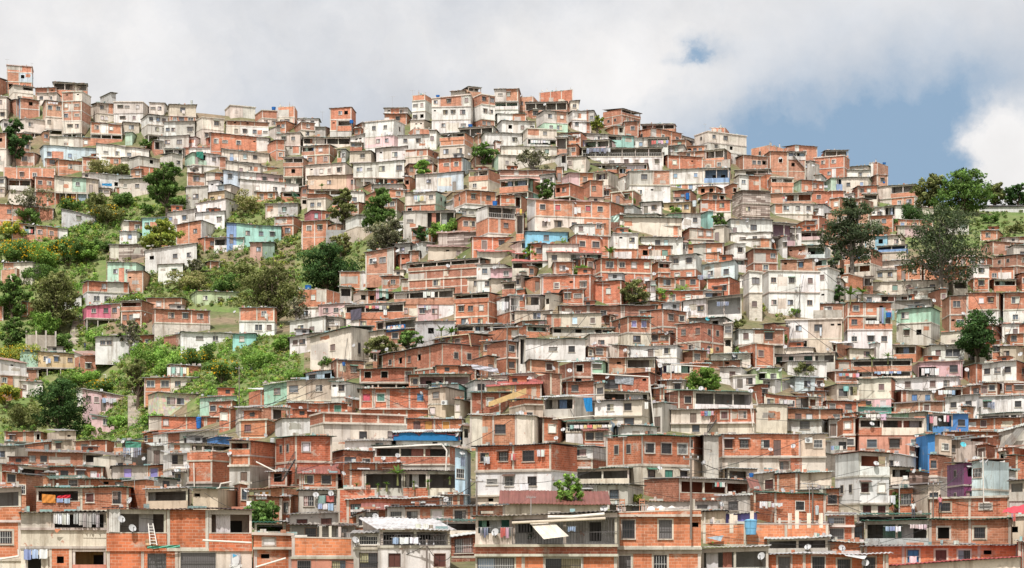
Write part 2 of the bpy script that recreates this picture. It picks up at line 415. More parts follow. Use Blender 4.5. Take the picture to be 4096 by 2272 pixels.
                if sg['mat'] in 'bro' and wl and R.random() < .6:
                    su = new('window_surround', 'concrete', jit(CONC, .12), sh) if len(wl) == 1 else None
                    for kind, xl, xr, zl, zh in wl:
                        if kind in 'v': continue
                        if su is None or len(wl) > 1: su = new('window_surround', 'concrete', jit(CONC, .12), sh)
                        q = R.uniform(.07, .16); lo = zl-(0 if kind in 'dDO' else q)
                        su.box(xl-q, xl-.002, -.018, .05, lo, zh+q); su.box(xr+.002, xr+q, -.018, .05, lo, zh+q); su.box(xl-.001, xr+.001, -.016, .05, zh+.002, zh+q)
                        if kind not in 'dDO': su.box(xl-.001, xr+.001, -.016, .05, zl-q, zl-.08)
                if (b-a) > 4.2 and h > 1.5 and R.random() < .45 and px_st < 25:      # a repainted or re-rendered bay between two openings
                    ed = sorted([a+.15]+[v for q in holes for v in (q[0]-.22, q[1]+.22)]+[b-.15]); gp = [(ed[i], ed[i+1]) for i in range(0, len(ed)-1, 2) if ed[i+1]-ed[i] > 1.1]
                    if gp:
                        g0, g1 = R.choice(gp); g1 = min(g1, g0+R.uniform(1.1, 4.)); t0, t1 = z0+R.choice([.2, h*.3]), z1-R.choice([.05, h*.25]); isb = sg['mat'] in 'bro'
                        pc = jit(R.choice([(.60,.53,.46), (.50,.45,.40), (.72,.69,.66), (.40,.37,.34)]) if isb else R.choice([(.44,.15,.09), (.50,.45,.40), (.62,.55,.47), tuple(v*.8 for v in col)]), .1)
                        js = [R.uniform(-.12, .12) for _ in range(4)]
                        m.face([(g0, -.006, t0+js[0]), ((g0+g1)/2, -.006, t0+js[1]), (g1, -.006, t0), (g1, -.006, t1), ((g0+g1)/2, -.006, t1-abs(js[2])), (g0, -.006, t1-abs(js[3]))], None, pc, ('plaster' if isb else 'brick' if pc[0] > 2*pc[1] else 'plaster'))
                if (b-a) > 2.2 and h > 1.5 and R.random() < (.5 if px_st < 24 else .2):
                    for _ in range(R.randint(1, 2)):
                        pw_, ph_ = R.uniform(.4, 1.1), R.uniform(.3, .8); cx_ = R.uniform(a+pw_+.2, max(a+pw_+.25, b-pw_-.2)); cz_ = R.uniform(z0+ph_+.2, max(z0+ph_+.25, z1-ph_-.2))
                        if cx_+pw_ > b or cz_+ph_ > z1-.1 or any(cx_-pw_ < q[1]+.05 and cx_+pw_ > q[0]-.05 and cz_-ph_ < q[3]+.05 and cz_+ph_ > q[2]-.05 for q in holes): continue
                        isb = sg['mat'] in 'bro'; pc = jit(R.choice([(.50,.42,.34), (.42,.38,.33), (.60,.52,.42)]) if isb else R.choice([(.46,.18,.10), (.36,.33,.29), (.50,.44,.36)]), .1)
                        n_ = 11; m.face([(cx_+pw_*q_[0]*R.uniform(.75,1.0), -.005, cz_+ph_*q_[1]*R.uniform(.8,1.0)) for q_ in ((-1,-1),(-.3,-.9),(.2,-1),(1,-.8),(.85,-.2),(1,.3),(.8,1),(.4,.85),(0,1),(-.5,.9),(-1,1),(-.85,.4),(-1,-.3))], None, pc, 'plaster' if isb else R.choice(['brick','plaster']))
                for kind, xl, xr, zl, zh in wl:
                    if R.random() < .13 and kind not in 'vidDO' and zh < z1-.35:
                        am = new('window_hood', 'sheet', jit(R.choice([(.30,.30,.30), (.5,.5,.5), (.16,.1,.08), (.06,.2,.14)])), sh); xa_, xb_ = xl-.18, xr+.18
                        am.face([(xa_, -.55, zh+.06), (xb_, -.55, zh+.06), (xb_, -.005, zh+.26), (xa_, -.005, zh+.26)]); am.face([(xa_, -.55, zh+.04), (xa_, -.005, zh+.24), (xb_, -.005, zh+.24), (xb_, -.55, zh+.04)])
                if R.random() < .16 and h > 1.6:
                    xx = R.choice([a+.35, b-.35])
                    if not any(q[0]-.1 < xx < q[1]+.1 for q in holes):
                        pm_ = new('drainpipe', 'paint', jit(R.choice([(.62,.58,.52), (.30,.28,.26), (.55,.50,.42)])), sh); pm_.tube((xx, -.10, zb+.5), (xx, -.10, z1+.02), .05, n=6)
                if sg['mat'] in 'bro' and h > 1.1:         # poured concrete posts and beam between the bricks
                    frame = new('concrete_frame', 'concrete', CONC, None)
                    frame.sh = sh; fc = jit(CONC, .12); pw = .11; y0 = -.028
                    frame.box(a+.005, b-.005, y0-.004, .03, z0+.02, z0+.18, fc)
                    nx = max(1, int(round((b-a)/3.4)))
                    for j in range(nx+1):
                        xx = a+pw+.01+(b-a-2*pw-.02)*j/nx
                        if any(xx+pw > q[0]-.04 and xx-pw < q[1]+.04 for q in holes): continue
                        frame.box(xx-pw, xx+pw, y0, .03, zb, z1-.03, fc)
                    if L and first: frame.box(a-.024, a+.1, .03, dep, z0+.02, z0+.18, fc)
                    if Rr and last: frame.box(b-.1, b+.024, .03, dep, z0+.02, z0+.18, fc)
                    if L and first: frame.box(a-.024, a+.1, dep-.25, dep, zb, z1-.03, fc); frame.box(a-.024, a+.1, dep*.5-.1, dep*.5+.1, zb, z1-.03, fc)
                    if Rr and last: frame.box(b-.1, b+.024, dep-.25, dep, zb, z1-.03, fc); frame.box(b-.1, b+.024, dep*.5-.1, dep*.5+.1, zb, z1-.03, fc)
            else:
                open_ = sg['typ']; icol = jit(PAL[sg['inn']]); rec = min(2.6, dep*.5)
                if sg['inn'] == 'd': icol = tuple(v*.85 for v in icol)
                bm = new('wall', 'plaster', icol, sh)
                holes = []
                for kind, fx in sg['win']:
                    ww, wh = WIN.get(kind, (1,1)); ww = min(ww, (b-a)*.6); wh = min(wh, h*.6); cxw = a+(b-a)*fx
                    zl = z0+h*.42 if kind not in 'dDO' else z0+.3
                    holes.append((cxw-ww/2, cxw+ww/2, zl, min(z1-.3, zl+wh)))
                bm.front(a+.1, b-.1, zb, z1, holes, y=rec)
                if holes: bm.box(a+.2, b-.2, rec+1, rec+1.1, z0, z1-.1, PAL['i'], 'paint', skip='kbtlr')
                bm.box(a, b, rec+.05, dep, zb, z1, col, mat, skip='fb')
                if first and open_ != '^' and R.random() < .7: bm.box(a, a+.14, .3, rec+.05, zb, z1, col, mat, skip='b')
                if last and open_ != '^' and R.random() < .7: bm.box(b-.14, b, .3, rec+.05, zb, z1, col, mat, skip='b')
                if low and open_ != '^': bm.box(a, b, .06, rec+.05, zb, z0-.01, col, mat, skip='bk')
                nx = max(1, int(round((b-a)/(3.0 if open_ != '^' else 2.6))))
                for j in range(nx+1):
                    pm = new('post', 'concrete', jit(CONC, .15), sh); xx = a+.1+(b-a-.2)*j/nx
                    pm.box(xx-.09, xx+.09, .02, .2, zb, z1-.02)
                fb_ = new('fascia', 'concrete', jit(CONC, .15), sh); fb_.box(a, b, -.02, .14, z1-min(.34, h*.14), z1-.005)
                if open_ == '#':
                    rm_ = new('bar_cage', 'paint', R.choice([(.5,.5,.49), (.12,.11,.11)]), sh); ph = h-.36
                    for zz in (z0+.12, z0+ph*.5, z0+ph): rm_.box(a, b, -.075, -.045, zz-.02, zz+.02)
                    nb = int((b-a)/.2)
                    for j in range(nb+1): xx = a+(b-a)*j/max(1, nb); rm_.box(xx-.014, xx+.014, -.07, -.05, z0+.1, z0+ph)
                if open_ in '~=^' and h > 1.4 and b-a > 1.6 and R.random() < .6:
                    for _ in range(R.randint(1, 2)):
                        cw = (b-a)*R.uniform(.12, .34); cx0 = R.uniform(a+.2, b-.2-cw); cc = jit(R.choice([(.5,.5,.5), (.34,.33,.32), (.55,.5,.42), (.12,.22,.35), (.4,.16,.12), (.16,.3,.24), (.62,.6,.58)]), .15)
                        ym = R.uniform(.3, 1.2); cm = new('curtain', R.choice(['cloth','sheet','cloth']), cc, sh); nn = max(3, int(cw/.25)); lo_ = z0+h*R.choice([.05,.3,.45])
                        for j in range(nn):
                            u0, u1 = cx0+cw*j/nn, cx0+cw*(j+1)/nn; y0_, y1_ = ym+.05*(j % 2), ym+.05*((j+1) % 2)
                            cm.face([(u0,y0_,lo_), (u1,y1_,lo_), (u1,y1_,z1-.1), (u0,y0_,z1-.1)])
                if open_ == '~':
                    ph = min(1.2, h*.42)
                    pm = new('parapet', mat, col, sh); pm.box(a-.005, b+.005, -.13, .012, zb if low else z0-.1, z0+ph)
                    if sg['mat'] in 'bro': pm.box(a-.01, b+.01, -.15, .03, z0+ph, z0+ph+.07, jit(CONC), 'concrete')
                elif open_ == '=':
                    ph = min(1.0, h*.42); rm_ = new('railing', 'paint', (.55,.54,.52) if R.random() < .6 else BARS, sh)
                    rm_.box(a, b, -.06, -.02, z0+ph-.05, z0+ph); rm_.box(a, b, -.06, -.02, z0+ph*.1, z0+ph*.1+.04)
                    step = .22 if fine else .42; nb = int((b-a)/step)
                    for j in range(nb+1):
                        xx = a+(b-a)*j/max(1, nb); rm_.box(xx-.018, xx+.018, -.055, -.025, z0+ph*.1+.04, z0+ph-.05)
        if not low:
            s_ = new('floor_slab', 'concrete', jit(CONC, .15))
            ov = R.choice([.06, .1, .16, .35 if fine else .2])
            s_.box(-W/2-.05, W/2+.05, -ov, dep, z0-.09, z0+.09)
    # roof
    k_ov = R.uniform(.3, .65)
    if roof == 'f':
        m = new('roof', 'concrete', jit(CONC, .15), (H-1, 1, slope) if sl else None)
        m.box(-W/2-.15, W/2+.15, -.25, dep+.1, H+.002, H+.2)
    elif roof == 'p':
        m = new('parapet_cap', 'concrete', jit(CONC, .15), (H-1, 1, slope) if sl else None)
        m.box(-W/2-.02, W/2+.02, -.03, dep, H+.002, H+.09)
        for j in range(R.randint(1, 3)):
            xx = R.uniform(-W/2+.2, W/2-.2); hh = R.uniform(.3, 1.0)
            sm = new('column_stub', 'concrete', jit(CONC, .15)); sm.box(xx-.1, xx+.1, .02, .22, H+.092, H+hh)
            for dx in (-.06, .06): sm.tube((xx+dx, .1, H+hh), (xx+dx+R.uniform(-.05,.05), .12, H+hh+R.uniform(.3,.6)), .012, n=4, col=(.13,.06,.04), mat='paint')
    else:
        rc = {'m': R.choice([(.16,.14,.13), (.24,.23,.22), (.24,.12,.08), (.34,.33,.32), (.10,.10,.10), (.45,.45,.44), (.055,.11,.085)]), 'G': (.035,.12,.085), 'R': (.42,.10,.10), 'W': (.55,.57,.57), 'V': (.60,.61,.60),
              'B': (.08,.055,.055), 'U': (.05,.16,.36), 'T': (.20,.5,.45), 'Q': (.26,.10,.08)}[roof[0]]
        rc = jit(rc, .12)
        m = new('roof', 'sheet', rc, None)
        fx0 = -W/2-R.uniform(.15, .4); fx1 = W/2+R.uniform(.15, .4)
        f0 = -k_ov; b0 = dep+.1
        rise = {'W': .10, 'R': .20, 'Q': .20, 'V': .13}.get(roof[0], R.choice([-.07, -.05, .05, .09]))
        if px_st > 22 and roof[0] in 'mWGRB': rise = R.choice([-.03, .02, .035])
        n = int((fx1-fx0)/(.16 if fine else .55)); n = max(2, min(n, 150))
        amp = .03 if fine else .025
        P = []; sg1, sg2, sg3 = R.uniform(.02,.07), R.uniform(.5,1.3), R.uniform(0,6)
        for j in range(n+1):
            xx = fx0+(fx1-fx0)*j/n; zz = slope*xx + sg1*math.sin(xx*sg2+sg3) + (amp if j % 2 else -amp) + R.uniform(-.015, .015)
            P.append((xx, zz, f0+R.uniform(-.05, .05)))
        zf = H+.09+(0 if rise > 0 else 0)
        zfr = zf - (k_ov*max(rise, 0)) ; zbk = zf + rise*dep
        if rise < 0: zbk = zf+rise*dep*.5+.12
        th_ = .05
        for (xa_, za_, fa_), (xb_, zb_, fb_) in zip(P, P[1:]):
            A = (xa_, fa_, zfr+za_); B = (xb_, fb_, zfr+zb_); C = (xb_, b0, zbk+zb_); E = (xa_, b0, zbk+za_)
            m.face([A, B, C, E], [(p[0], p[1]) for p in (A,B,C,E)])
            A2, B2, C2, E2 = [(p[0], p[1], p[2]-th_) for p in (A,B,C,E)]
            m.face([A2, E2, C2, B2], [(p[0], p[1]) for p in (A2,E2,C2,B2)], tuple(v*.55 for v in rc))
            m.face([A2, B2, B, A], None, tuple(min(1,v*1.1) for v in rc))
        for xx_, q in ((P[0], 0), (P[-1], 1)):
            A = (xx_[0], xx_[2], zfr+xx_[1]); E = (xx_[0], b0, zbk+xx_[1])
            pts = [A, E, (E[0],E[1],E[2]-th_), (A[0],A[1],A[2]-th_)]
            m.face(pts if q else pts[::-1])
        if rise > .1:      # gable infill under a pitched sheet
            gm = parts[0][1]
            for xx in (-W/2, W/2): gm.face([(xx, .02, H), (xx, dep, H), (xx, dep, zbk-.1)], None, jit(CONC), 'plaster')
    for k_, p in enumerate(parts): p[1].sh = None
    Mx = Matrix.Translation(org) @ Matrix.Rotation(yaw, 4, 'Z')
    if label:
        root = empty(R.choice(['house']), org, yaw, label, 'house', 'houses stacked on the hillside')
        info['root'] = root; made = {}
        for nm, mb, par in parts:
            o = mb.build(nm, made.get(id(par), root) if par is not None else root)
            made[id(mb)] = o
    else:
        for nm, mb, par in parts: STUFF.merge(mb.xform(Mx))
    return info

DATA = r"""
T 0 50
7 33 16 42;rf;6b/9[50r|50u:o25]/9b:o15 o38 o72;tall narrow brick house topping the far left skyline
9 33 36 56;;6[45c|55~c(d)]/12c:w30;cream house with shaded top porch under the skyline tower
54 88 33 45;rG;~b(d);open roof room under green sheets on the left ridge
35 60 38 46;;[60r|40b:v50];
37 61 43 55;;c:w22 w68;cream house with two white windows between brick ridge houses
60 86 35 44;L14;[100c];
62 90 42 90;rf;9[60b:v40|40c:v50]/10b:c20 l75/10b:w20 l75/12c:l40 w75/7^t;tallest brick block on the left ridge, raised on concrete posts
43 63 51 88;L3;16b:w25 w75/12c:q20/9~t(d);brick house over cream storey beside the white drainpipe, left ridge
17 40 49 70;L3 CU;9b:o55/10b;square brick house with blue side wall on left ridge
14 44 69 90;;13c:b30/8~c(d);cream house with white curtain above a dark garage, left ridge
-4 11 47 72;;12c:q40/12c:w60;stained cream house at left edge of the ridge
-6 5 28 46;;b:o60;
90 114 53 74;;10[60t:w45|40b]/10c:c30 c55;two storey house half brick with white framed window on left ridge
104 114 43 54;;z;
91 123 73 93;s-2;11b:w20 c65/9~b(d);brick house above open posts next to the mint shed
114 149 52 74;rf;10g:l22 l46 c82/10w:l30 q70;long flat grey and white house on left ridge
150 169 53 66;;c:l25 w70;cream ridge house with dark water stains right of the long grey house
142 169 65 94;L7;9w:w15 x50 w80/9g:w45 q80/9^t;white stained house with blue louvred window on left ridge
169 197 55 74;;11t:b50/7b:o20 b45 b80;tan cement ridge house with pink towel at its window
123 140 73 84;;t:b50;tan box house over the mint sheet metal shed
126 138 83 95;;n;
165 196 73 91;s2;[60w:w20 w50|40g:b60];white house with three small windows under the tan ridge house
195 225 68 94;rf;10c:b65/13c:w20 o75;weathered cream ruin with balcony opening on left ridge
160 190 88 101;s3;g:b28 b68;grey house with two arched barred openings below the ridge
165 187 99 110;rW;~w(d);
163 182 104 124;;g:o60;
185 216 98 106;rR;[20b|80w];
223 257 100 114;s-2;c:w40 x70;sand house with scalloped tin roof under long brick house
228 262 112 126;s-2;c:v35 w70;
207 229 124 137;;[40c|60r:o70];
T 225 95 .7376
0 41 15 30;rf;[50c|50g];
41 71 21 43;rf;10b/11c:w25 w75;brick over cream house with blue tub on its roof edge
71 98 16 43;rp;13o/12[85c:w30 b65|15b];house with notched bright brick parapet on the skyline gap
0 59 36 58;;6b:v20 v50/15[33c:q70|67w:w15 w50 l88];long flaking white house left of the skyline gap
94 122 37 57;;10b:o50/9c:w45;small brick and cement house with square hole, skyline gap
99 129 32 44;rG;w:w25 w70;white house with green roof edge in the skyline gap
122 146 43 57;;d;
142 177 17 56;;16b:w48 o75/15[35b:v50|65~b(d)]/8g;free standing brick tower on the skyline with blue barrel
178 192 38 52;;[50b|50c];
190 244 34 81;R15 rf;19w:w30 w70/14k:w45 w75/11w:q45 q80;white corner house over a pink floor with pink balcony
70 106 53 80;R4 s2;15t:w30 w70/10g:v30 v60;tan two window house under the skyline gap
-20 60 52 78;s-6;b:w10 l25 w48 v75;long brick house with sloping black roof under the left ridge
106 170 58 73;rG s1;~c(d);shaded porch under a long dark green sheet roof
170 191 57 73;s5;w:v40 v65;
104 152 68 94;R10;[45~b(d)|55b:c40 q60]/[50b:w60|50b:q70];brick house stepped around a blue tub, under the green porch
152 170 74 92;;[50~b(d)|50z:w30];
0 60 75 93;s-4;c:u15 u45 w68;cream house with three small windows under long brick house
3 77 92 113;L9 s-3;[68c:q22 q62|32b:v30 v70];long cream house with bare brick patch at its right end
79 113 84 125;R7;12~b(d)/12b:o50/13^g;narrow brick tower with two open bays
109 173 94 120;R10 s2;20c:v15 c40 q60 w85/6^q;long cream house with hanging white cloth over brick stilts
169 207 76 97;R9;14t:w60/6^t;beige house with overhanging upper floor and single window
205 247 73 94;s4;w:v15 b60;white house with blue edged roof and wide barred window
174 243 94 122;s6;17[80w:b15 l40 b70|20w:b50]/8^q;white house with four barred windows above brick footing piers
112 200 111 131;s5;[60e:w55|40s:w25 w85];low cottage half peach and half coral pink
112 165 128 140;;[20b|80~z(d)];
-2 87 103 122;s-6;[25u:w40|25w|50k:w25 q60];long cottage painted pale blue and lilac above mint white house
20 100 115 140;s-5;w:c30 w60 q74 d90;long white house with green door under lilac cottage
-10 22 122 140;;[50u:x50|50c];
22 46 122 140;;w:d30 w75;small white cottage with brown door left of the green door
200 247 121 138;;g:w12 l70;
T 384 75
28 50 20 48;rp;5b/10w:l25 q75/11w:w20 o75;peeling white house with brick parapet on the central skyline
48 90 23 57;s3 R3 rf;9[20c:w50|60b:w40|20w:q50]/12w:v8 w35 w55 b80/11w:w30 l82;large white three storey block on the central skyline
0 28 33 42;;w:v20 w75;
0 28 39 50;;b:w60;
26 50 45 58;;c:v45 v80;
23 47 54 62;rp;b:c25;
87 112 20 53;rf;9[60b:w30|40b:b50]/14w:w28 w72/8b:w20 w55;white house with brick top and brick foot on the central skyline
67 88 16 25;;l;
78 98 12 20;rG;~b(d);
111 137 14 43;R2;12[50g:l50|50b:c15]/8~w(T):w35 w75/8w;grey and brick tower with turquoise recess on central skyline
135 155 22 36;rp;o:w20;small orange brick box on skyline beside the turquoise recess
156 190 18 29;rp s3;b;roofless brick room with a raised jagged corner on the skyline
142 186 27 40;rB;~b(d);open terrace under a wide dark maroon roof, central skyline
153 185 36 58;L8;10[50g:w50|50b:c50]/9n:w30 b65;grey house with mint green lower floor, central ridge
184 204 36 55;;8w/9w:o30;narrow white house right of the mint green floor
186 196 26 38;;c:w50;
200 214 36 52;;[60b|40g:w50];grey and brick ridge house next to the small tree
112 143 39 48;;[50w|50b];
113 152 46 60;;w:o25 q62 w92;white house with dark roof opening below turquoise recess tower
75 115 52 66;;~g(d);dark roofed shed carrying a blue barrel, central ridge
97 139 58 73;;w:w80;wide white house with one shuttered window, central ridge
138 174 54 74;L6 rf;8c:w60/10~w(w):o30;cream house with washing in a white balcony, central ridge
56 90 58 89;R9;6~b(d)/5b/12t:b25 b80/5b;brick corner house with open loggia and tan middle floor
14 48 61 74;s1;w:w22 w60;white cottage with two windows below pink balcony house
46 57 56 74;;w:q30;
54 88 83 104;R9 Cu;14b:l35 w75/6^t;brick house with sky blue side wall on dark stilts
21 55 74 96;R11 rf;7b/14t:O50;tan house with arched opening and brick parapet
117 174 72 83;;c:G82;
109 174 80 98;L6 Cn;c:q15;long cream house behind the thin leafless tree
115 174 96 107;;5r:c30/5s;
85 116 95 117;rW;8~b(w):w45/9c:w30;brick porch house over tan storey with slanting white pipe
116 157 104 128;rW;11~b(n):o25 o50 o80/10~T(w);green walled porch above a turquoise balcony
32 80 101 117;s4;[45w:w60|55u:d65];white and pale blue cottage with grey door
21 63 117 142;R11 Cn;12c:w85/12b:o15;brick and tan house with bright laundry and mint gable end
63 80 118 132;;[60y:v30|40T];
70 113 116 143;L12;13b:w25 w75/13w;brick room over white base beside the white railed terrace
174 204 58 69;;b:c60;
T 576 90
27 65 19 34;L19;6~b(d)/9b:w30 w70;brick house under ragged sheets, highest right of centre
46 63 32 47;;r:w60;
28 47 36 47;;[50b|50~g(d)];small brick and grey house left under the ragged sheet roof
66 101 34 43;;~b(d);
57 107 38 53;L18;b:w40 w85;broad brick house with low spread roof, right ridge
0 58 43 54;s-4;[20b|35w:w60|25~T(d)|20T];white cottage row with turquoise porch under the right ridge
46 93 48 63;;[55w:v15 b40 x75|45~w(w)];white house with coloured washing on a line, right ridge
52 88 60 70;s-3;~c(d);
94 117 50 59;;b:G60;
90 111 56 66;;g:c30 u60;
107 122 46 56;s-5;c;
136 154 38 44;rp;b;
119 172 42 69;L14 rf;10c:w15 b45/8g:w20 o60/8g:o80;big grey concrete block on the right skyline
116 146 51 62;s-2;w:v50 w85;
109 137 56 65;;b:o25 o50 o75;low brick house with three square holes, right ridge
99 120 62 70;;r:o60;
118 156 60 73;;[40r|60~b(d)];brick house with a shaded veranda below the concrete block
86 128 66 82;rB;b:c20 v70;brick house with maroon roof left above blue balcony house
94 156 71 81;rp;b:v25 v50 o82;long brick parapet wall house above the blue balcony
95 155 79 101;rG;15[58w:x15 x75|42~U(U):o40 o75]/7w:x15 x35 x70;white house with caged bright blue balcony
50 95 81 112;L4;14[55g:b65|45b]/16w:w25 v55;half cement half brick house on a white lower floor
19 42 82 107;;13~c(v):o30/11t:w60;tan house with a violet painted porch
-14 19 83 98;;[38k|62o:q40];orange brick house with lilac end wall
14 73 74 84;rB;~b(d);open brick terrace roofed in brown sheets above the violet porch
5 87 58 79;;8=w(d)/11w:l20 l37 q55 q68 q80 q93;long white house with blue washing along its railing
2 40 50 62;;[20v|40~k(n)|40~k(d)];
160 193 66 81;L8;b:o45 o65 o85;brick cube with three black square holes on right ridge
188 213 62 82;L7;r:o60;dark brick house left of the zinc outside stairs
176 209 56 70;L18 rp;b:o70;brick house with tapering side wall on the right skyline
206 243 55 71;L14;b:q45;brick skyline house above the zinc outside stairs
206 231 62 82;L7;7~g(d)/11b:o30;brick house with zinc sheeted outside stairs
228 243 71 84;rW;g:w50;
160 196 80 91;;[30g|70~w(d)];
159 186 86 101;;[40w:w50|60b];brick cottage with white left bay, right hillside
193 219 88 105;rf;8~b(d)/8b;bare concrete frame over brick parapet, right hillside
217 250 91 103;L9 Cn;b:c60 c85;brick cottage with mint gable end, right hillside
158 196 101 133;;12q/12q:w20/6q;ramshackle two storey shack of weathered planks
122 147 97 106;;b:o30 o75;brick cottage with twin dark windows under blue balcony house
125 151 104 113;;b:o40 o80;
124 156 111 134;;11b:w70/11c;brick house with planted roof edge over cream storey
98 121 101 114;;r:x55;brick shed holding an upright blue barrel
88 121 113 124;;y:o30 c60 w85;low yellow cottage in the middle of the slope
65 87 113 126;;w:d25 w65;
45 66 116 127;;z;
43 70 125 139;;c:v60;
70 88 125 138;;c:w55;
87 126 124 139;;[40n:q50|60w:o70];
126 135 122 140;;T;
195 239 114 129;;9w:b30 w60 w88/4c;white row house with two blue windows over a block wall
194 237 104 117;;[35b|65~b(b):w40];brick balcony house with two people at its rail
148 222 131 148;L14;[40w:d45|60=k(p)];white cottage with purple walled lattice veranda
221 240 132 146;;o:q60;
T 0 142
-4 15 -9 29;;15b:o45/21c:w30;brick and cream house at left edge behind dark tree
40 97 3 24;L4;u:x10 x50 d85;long pale blue house with deep blue windows and door
97 150 2 22;s-5;w:l18 w40 w62;long white house with black sloping roof beside pale blue house
50 97 -5 6;;[52c|48b:c50];
4 56 26 42;rp;b:q35 w60;roofless long brick house above the cream stilt house
55 99 35 63;s-2;14[40c|32n:w40|28t:d40]/12^q;cream house with green panelled porch on tall stilts
82 131 32 53;;[40w:w40|60w:o40 w80];white cottage with blue tarp at its door, left slope
120 150 38 54;s2;c:q20 w60;cracked cream cottage with tin lean to, left slope
129 160 15 34;;8g:o60/9b;
186 221 11 31;;12[25n:d60|25~n(d)|50w:w55]/8w:d30;white and mint house with green awning, left slope
-2 54 63 80;s-3;b:w20 w65;long brick house behind leafless tree at left edge
8 60 50 66;;[50c|50b];pale patched house behind leafless tree at left edge
62 96 68 85;s-6;z:c50;row of zinc sheet shacks on the left slope
12 68 82 99;s-5;[22b|20~b(d)|42b:w20 q70|16w];brick house on posts sinking into flowering bushes, left slope
120 144 80 92;;[25c|75b:w60];brick cottage beside turquoise wall, left slope
120 144 90 102;;w:x60;
143 169 77 92;s2;T:w18;turquoise cottage behind the yellow green tree
168 197 72 86;s5;w:x12 d30 x60;white cottage with blue window and blue door, left slope
177 216 82 102;R13 s3 Cw;b:w75;brick house with white peeling right end, left slope
197 226 72 89;s3;[60w|40w:c50];
197 241 60 79;R14 s3;w:w40 w65;big white house on slope under yellow house
200 238 51 65;R12 Cw s2;y:v18 w52 c80;yellow house with white right end, left slope
209 228 39 52;R8;w:v40;small white cube house above yellow house
187 209 46 68;s2;g:b45;brown grey house left of yellow house
228 283 82 103;s-3;18[18U:d50|82T:w25 w55 w80];long turquoise house with bright blue end bay
215 250 96 109;;~w(d);glazed white porch below the bright blue bay
198 216 96 109;;b:w75;brick box beside glazed white porch, left slope
108 146 121 142;R9;n:w28 w70;mint green house with two barred windows, left slope
146 198 110 128;s9;w:o13 w58 w85;long white house with climbing brown roof, left slope
159 184 124 141;s2;w:q65;small white house under the long white one, left slope
110 148 104 118;s2;q;plank shack with turquoise sheet top, left slope
2 42 121 143;;[40b:w60|60c:w80];half brick half cream house at left edge, mid height
0 28 128 144;rp;b;
205 221 120 128;;b;
T 0 284
83 130 -3 23;L5;9b:c40/13w:b22 b48 w80;brick and white house with pale balcony band over pink house
127 150 -13 9;;b:v20;tall narrow brick house with yellow pipe, left slope
63 82 7 24;s-4;w:o35;small white shed beside the hillside stairs
23 35 18 32;rT;b;tiny brick shed with turquoise roof among trees
-4 4 20 36;;b;
83 121 22 47;L4 s4 rW;12[72K:o30 o80|28s:o40]/11^s;bright magenta pink house raised on open posts
121 153 17 42;;9~b(r)/14b:q18 b55 b85;brick house with white curtained bay beside magenta pink house
147 190 14 28;R7;b:c35;brick house with zinc scraps standing on its roof, left slope
153 211 26 50;;13b:w30 w55 w82/10l;brick cottage row on a grey block retaining wall
192 240 7 22;L6;N:w20 d55 c82;lime green cottage with a white door
96 171 54 68;s4;[58w:w17 w32|42b:w30];long cottage, white left part and brick right part, green slope
181 235 49 62;;w:l35 w65;long white cottage behind climbing plants, green slope
234 260 50 62;;T:c40;pale turquoise cottage at the right end of white row
170 182 50 63;;r;
20 75 67 91;s-3;16[33n|67y:w22 x50 w88]/7^y;yellow house with green left end on stilts
75 103 71 97;L10 rQ;b:w20 d70;half plastered brick cottage with red roof edge, green slope
-3 39 85 98;s-1;b:q32 c70;brick cottage over white cottage at left edge
9 43 97 113;s-2;w:q12 q45;white cottage with two brown windows at left edge
83 130 106 128;s-7;k:q13 q30 d45 w65 o82;pale pink cottage with washing beside stone steps
77 85 105 121;;w;
168 203 82 96;;b;upper brick room hung all over with washing
145 203 94 109;;[47b:b25 b80|53c:w25 c75];half brick half cream house above the rubble house
149 203 110 128;;S:b28 b50 d85;cottage of pale patchwork rubble stone
201 240 115 126;s3;n;low green sheet shack right of rubble house
92 140 132 145;s-8;k:w30;lilac shack roof below the stone steps
150 232 134 147;;[70b:c30|30b:o60];low brick house with blue barrel beneath green slope
210 242 118 134;;b:o15 ;brick house with dark window behind blue barrel house
222 241 125 145;;b:c40;
237 262 124 152;L3;14g:o35/14~g(d);grey house with two balconies left of red brick slope
-15 27 76 118;L15 rQ s-2;13w:v45/11[55b:o30|45c]/13b:o30;house with maroon pitched roof over white gable, lower left
T 256 284
-17 21 24 52;;13b:w70/14w:b55 q85;two storey house on bare earth, brick over white
41 85 5 36;R14 rp;17b:w20 w37 c55/12w:w30;brick house with bright blue tank, right of dark trees
63 98 21 35;s2;k:w20 w50;pale pink cottage under brick house with bright blue tank
34 70 38 55;s6;w:w30 d62;white house with blue corner posts, left centre
34 70 54 67;s6;w:q15 w35;
69 96 33 52;;8g:l40/9t:v30;
98 139 7 23;;[20t:o50|30b:o50|50~b(d)];brick house with tattered washing porch left of green canopy
90 149 22 48;s4;13~b(d)/12b:w30;long brick house with poster cloth on shaded balcony
139 199 9 37;rG s5;12~b(d)/15[40b:w45|35k:w20 w80|25w];brick house with pink recess beneath dark green canopy
199 248 9 43;;8~b(d)/14b:w20 w47 c78/10b:b30 w75;three storey brick block right of the green canopy house
246 263 12 42;;15=w(d)/14b:w50;brick house with white caged laundry balcony
121 161 38 52;s5 rW;[20~b(d)|80~b(d)];brick house with blue banner on its porch
160 200 38 60;s1;z:o40;grey zinc shack behind the bushy plants, centre
202 260 41 52;s1 rW;[30~b(d)|30~z(d)|40~b(d)];dark porch row with white sheets, centre
54 118 51 85;R22 s8;c:q55;tall blank cream house with one brown window
97 129 52 77;s6 rG;c:v20;cream lean to house with steep green roof, left centre
178 239 54 66;R23 s4;r:q25 q65;brick house with cream gutter pipe, centre
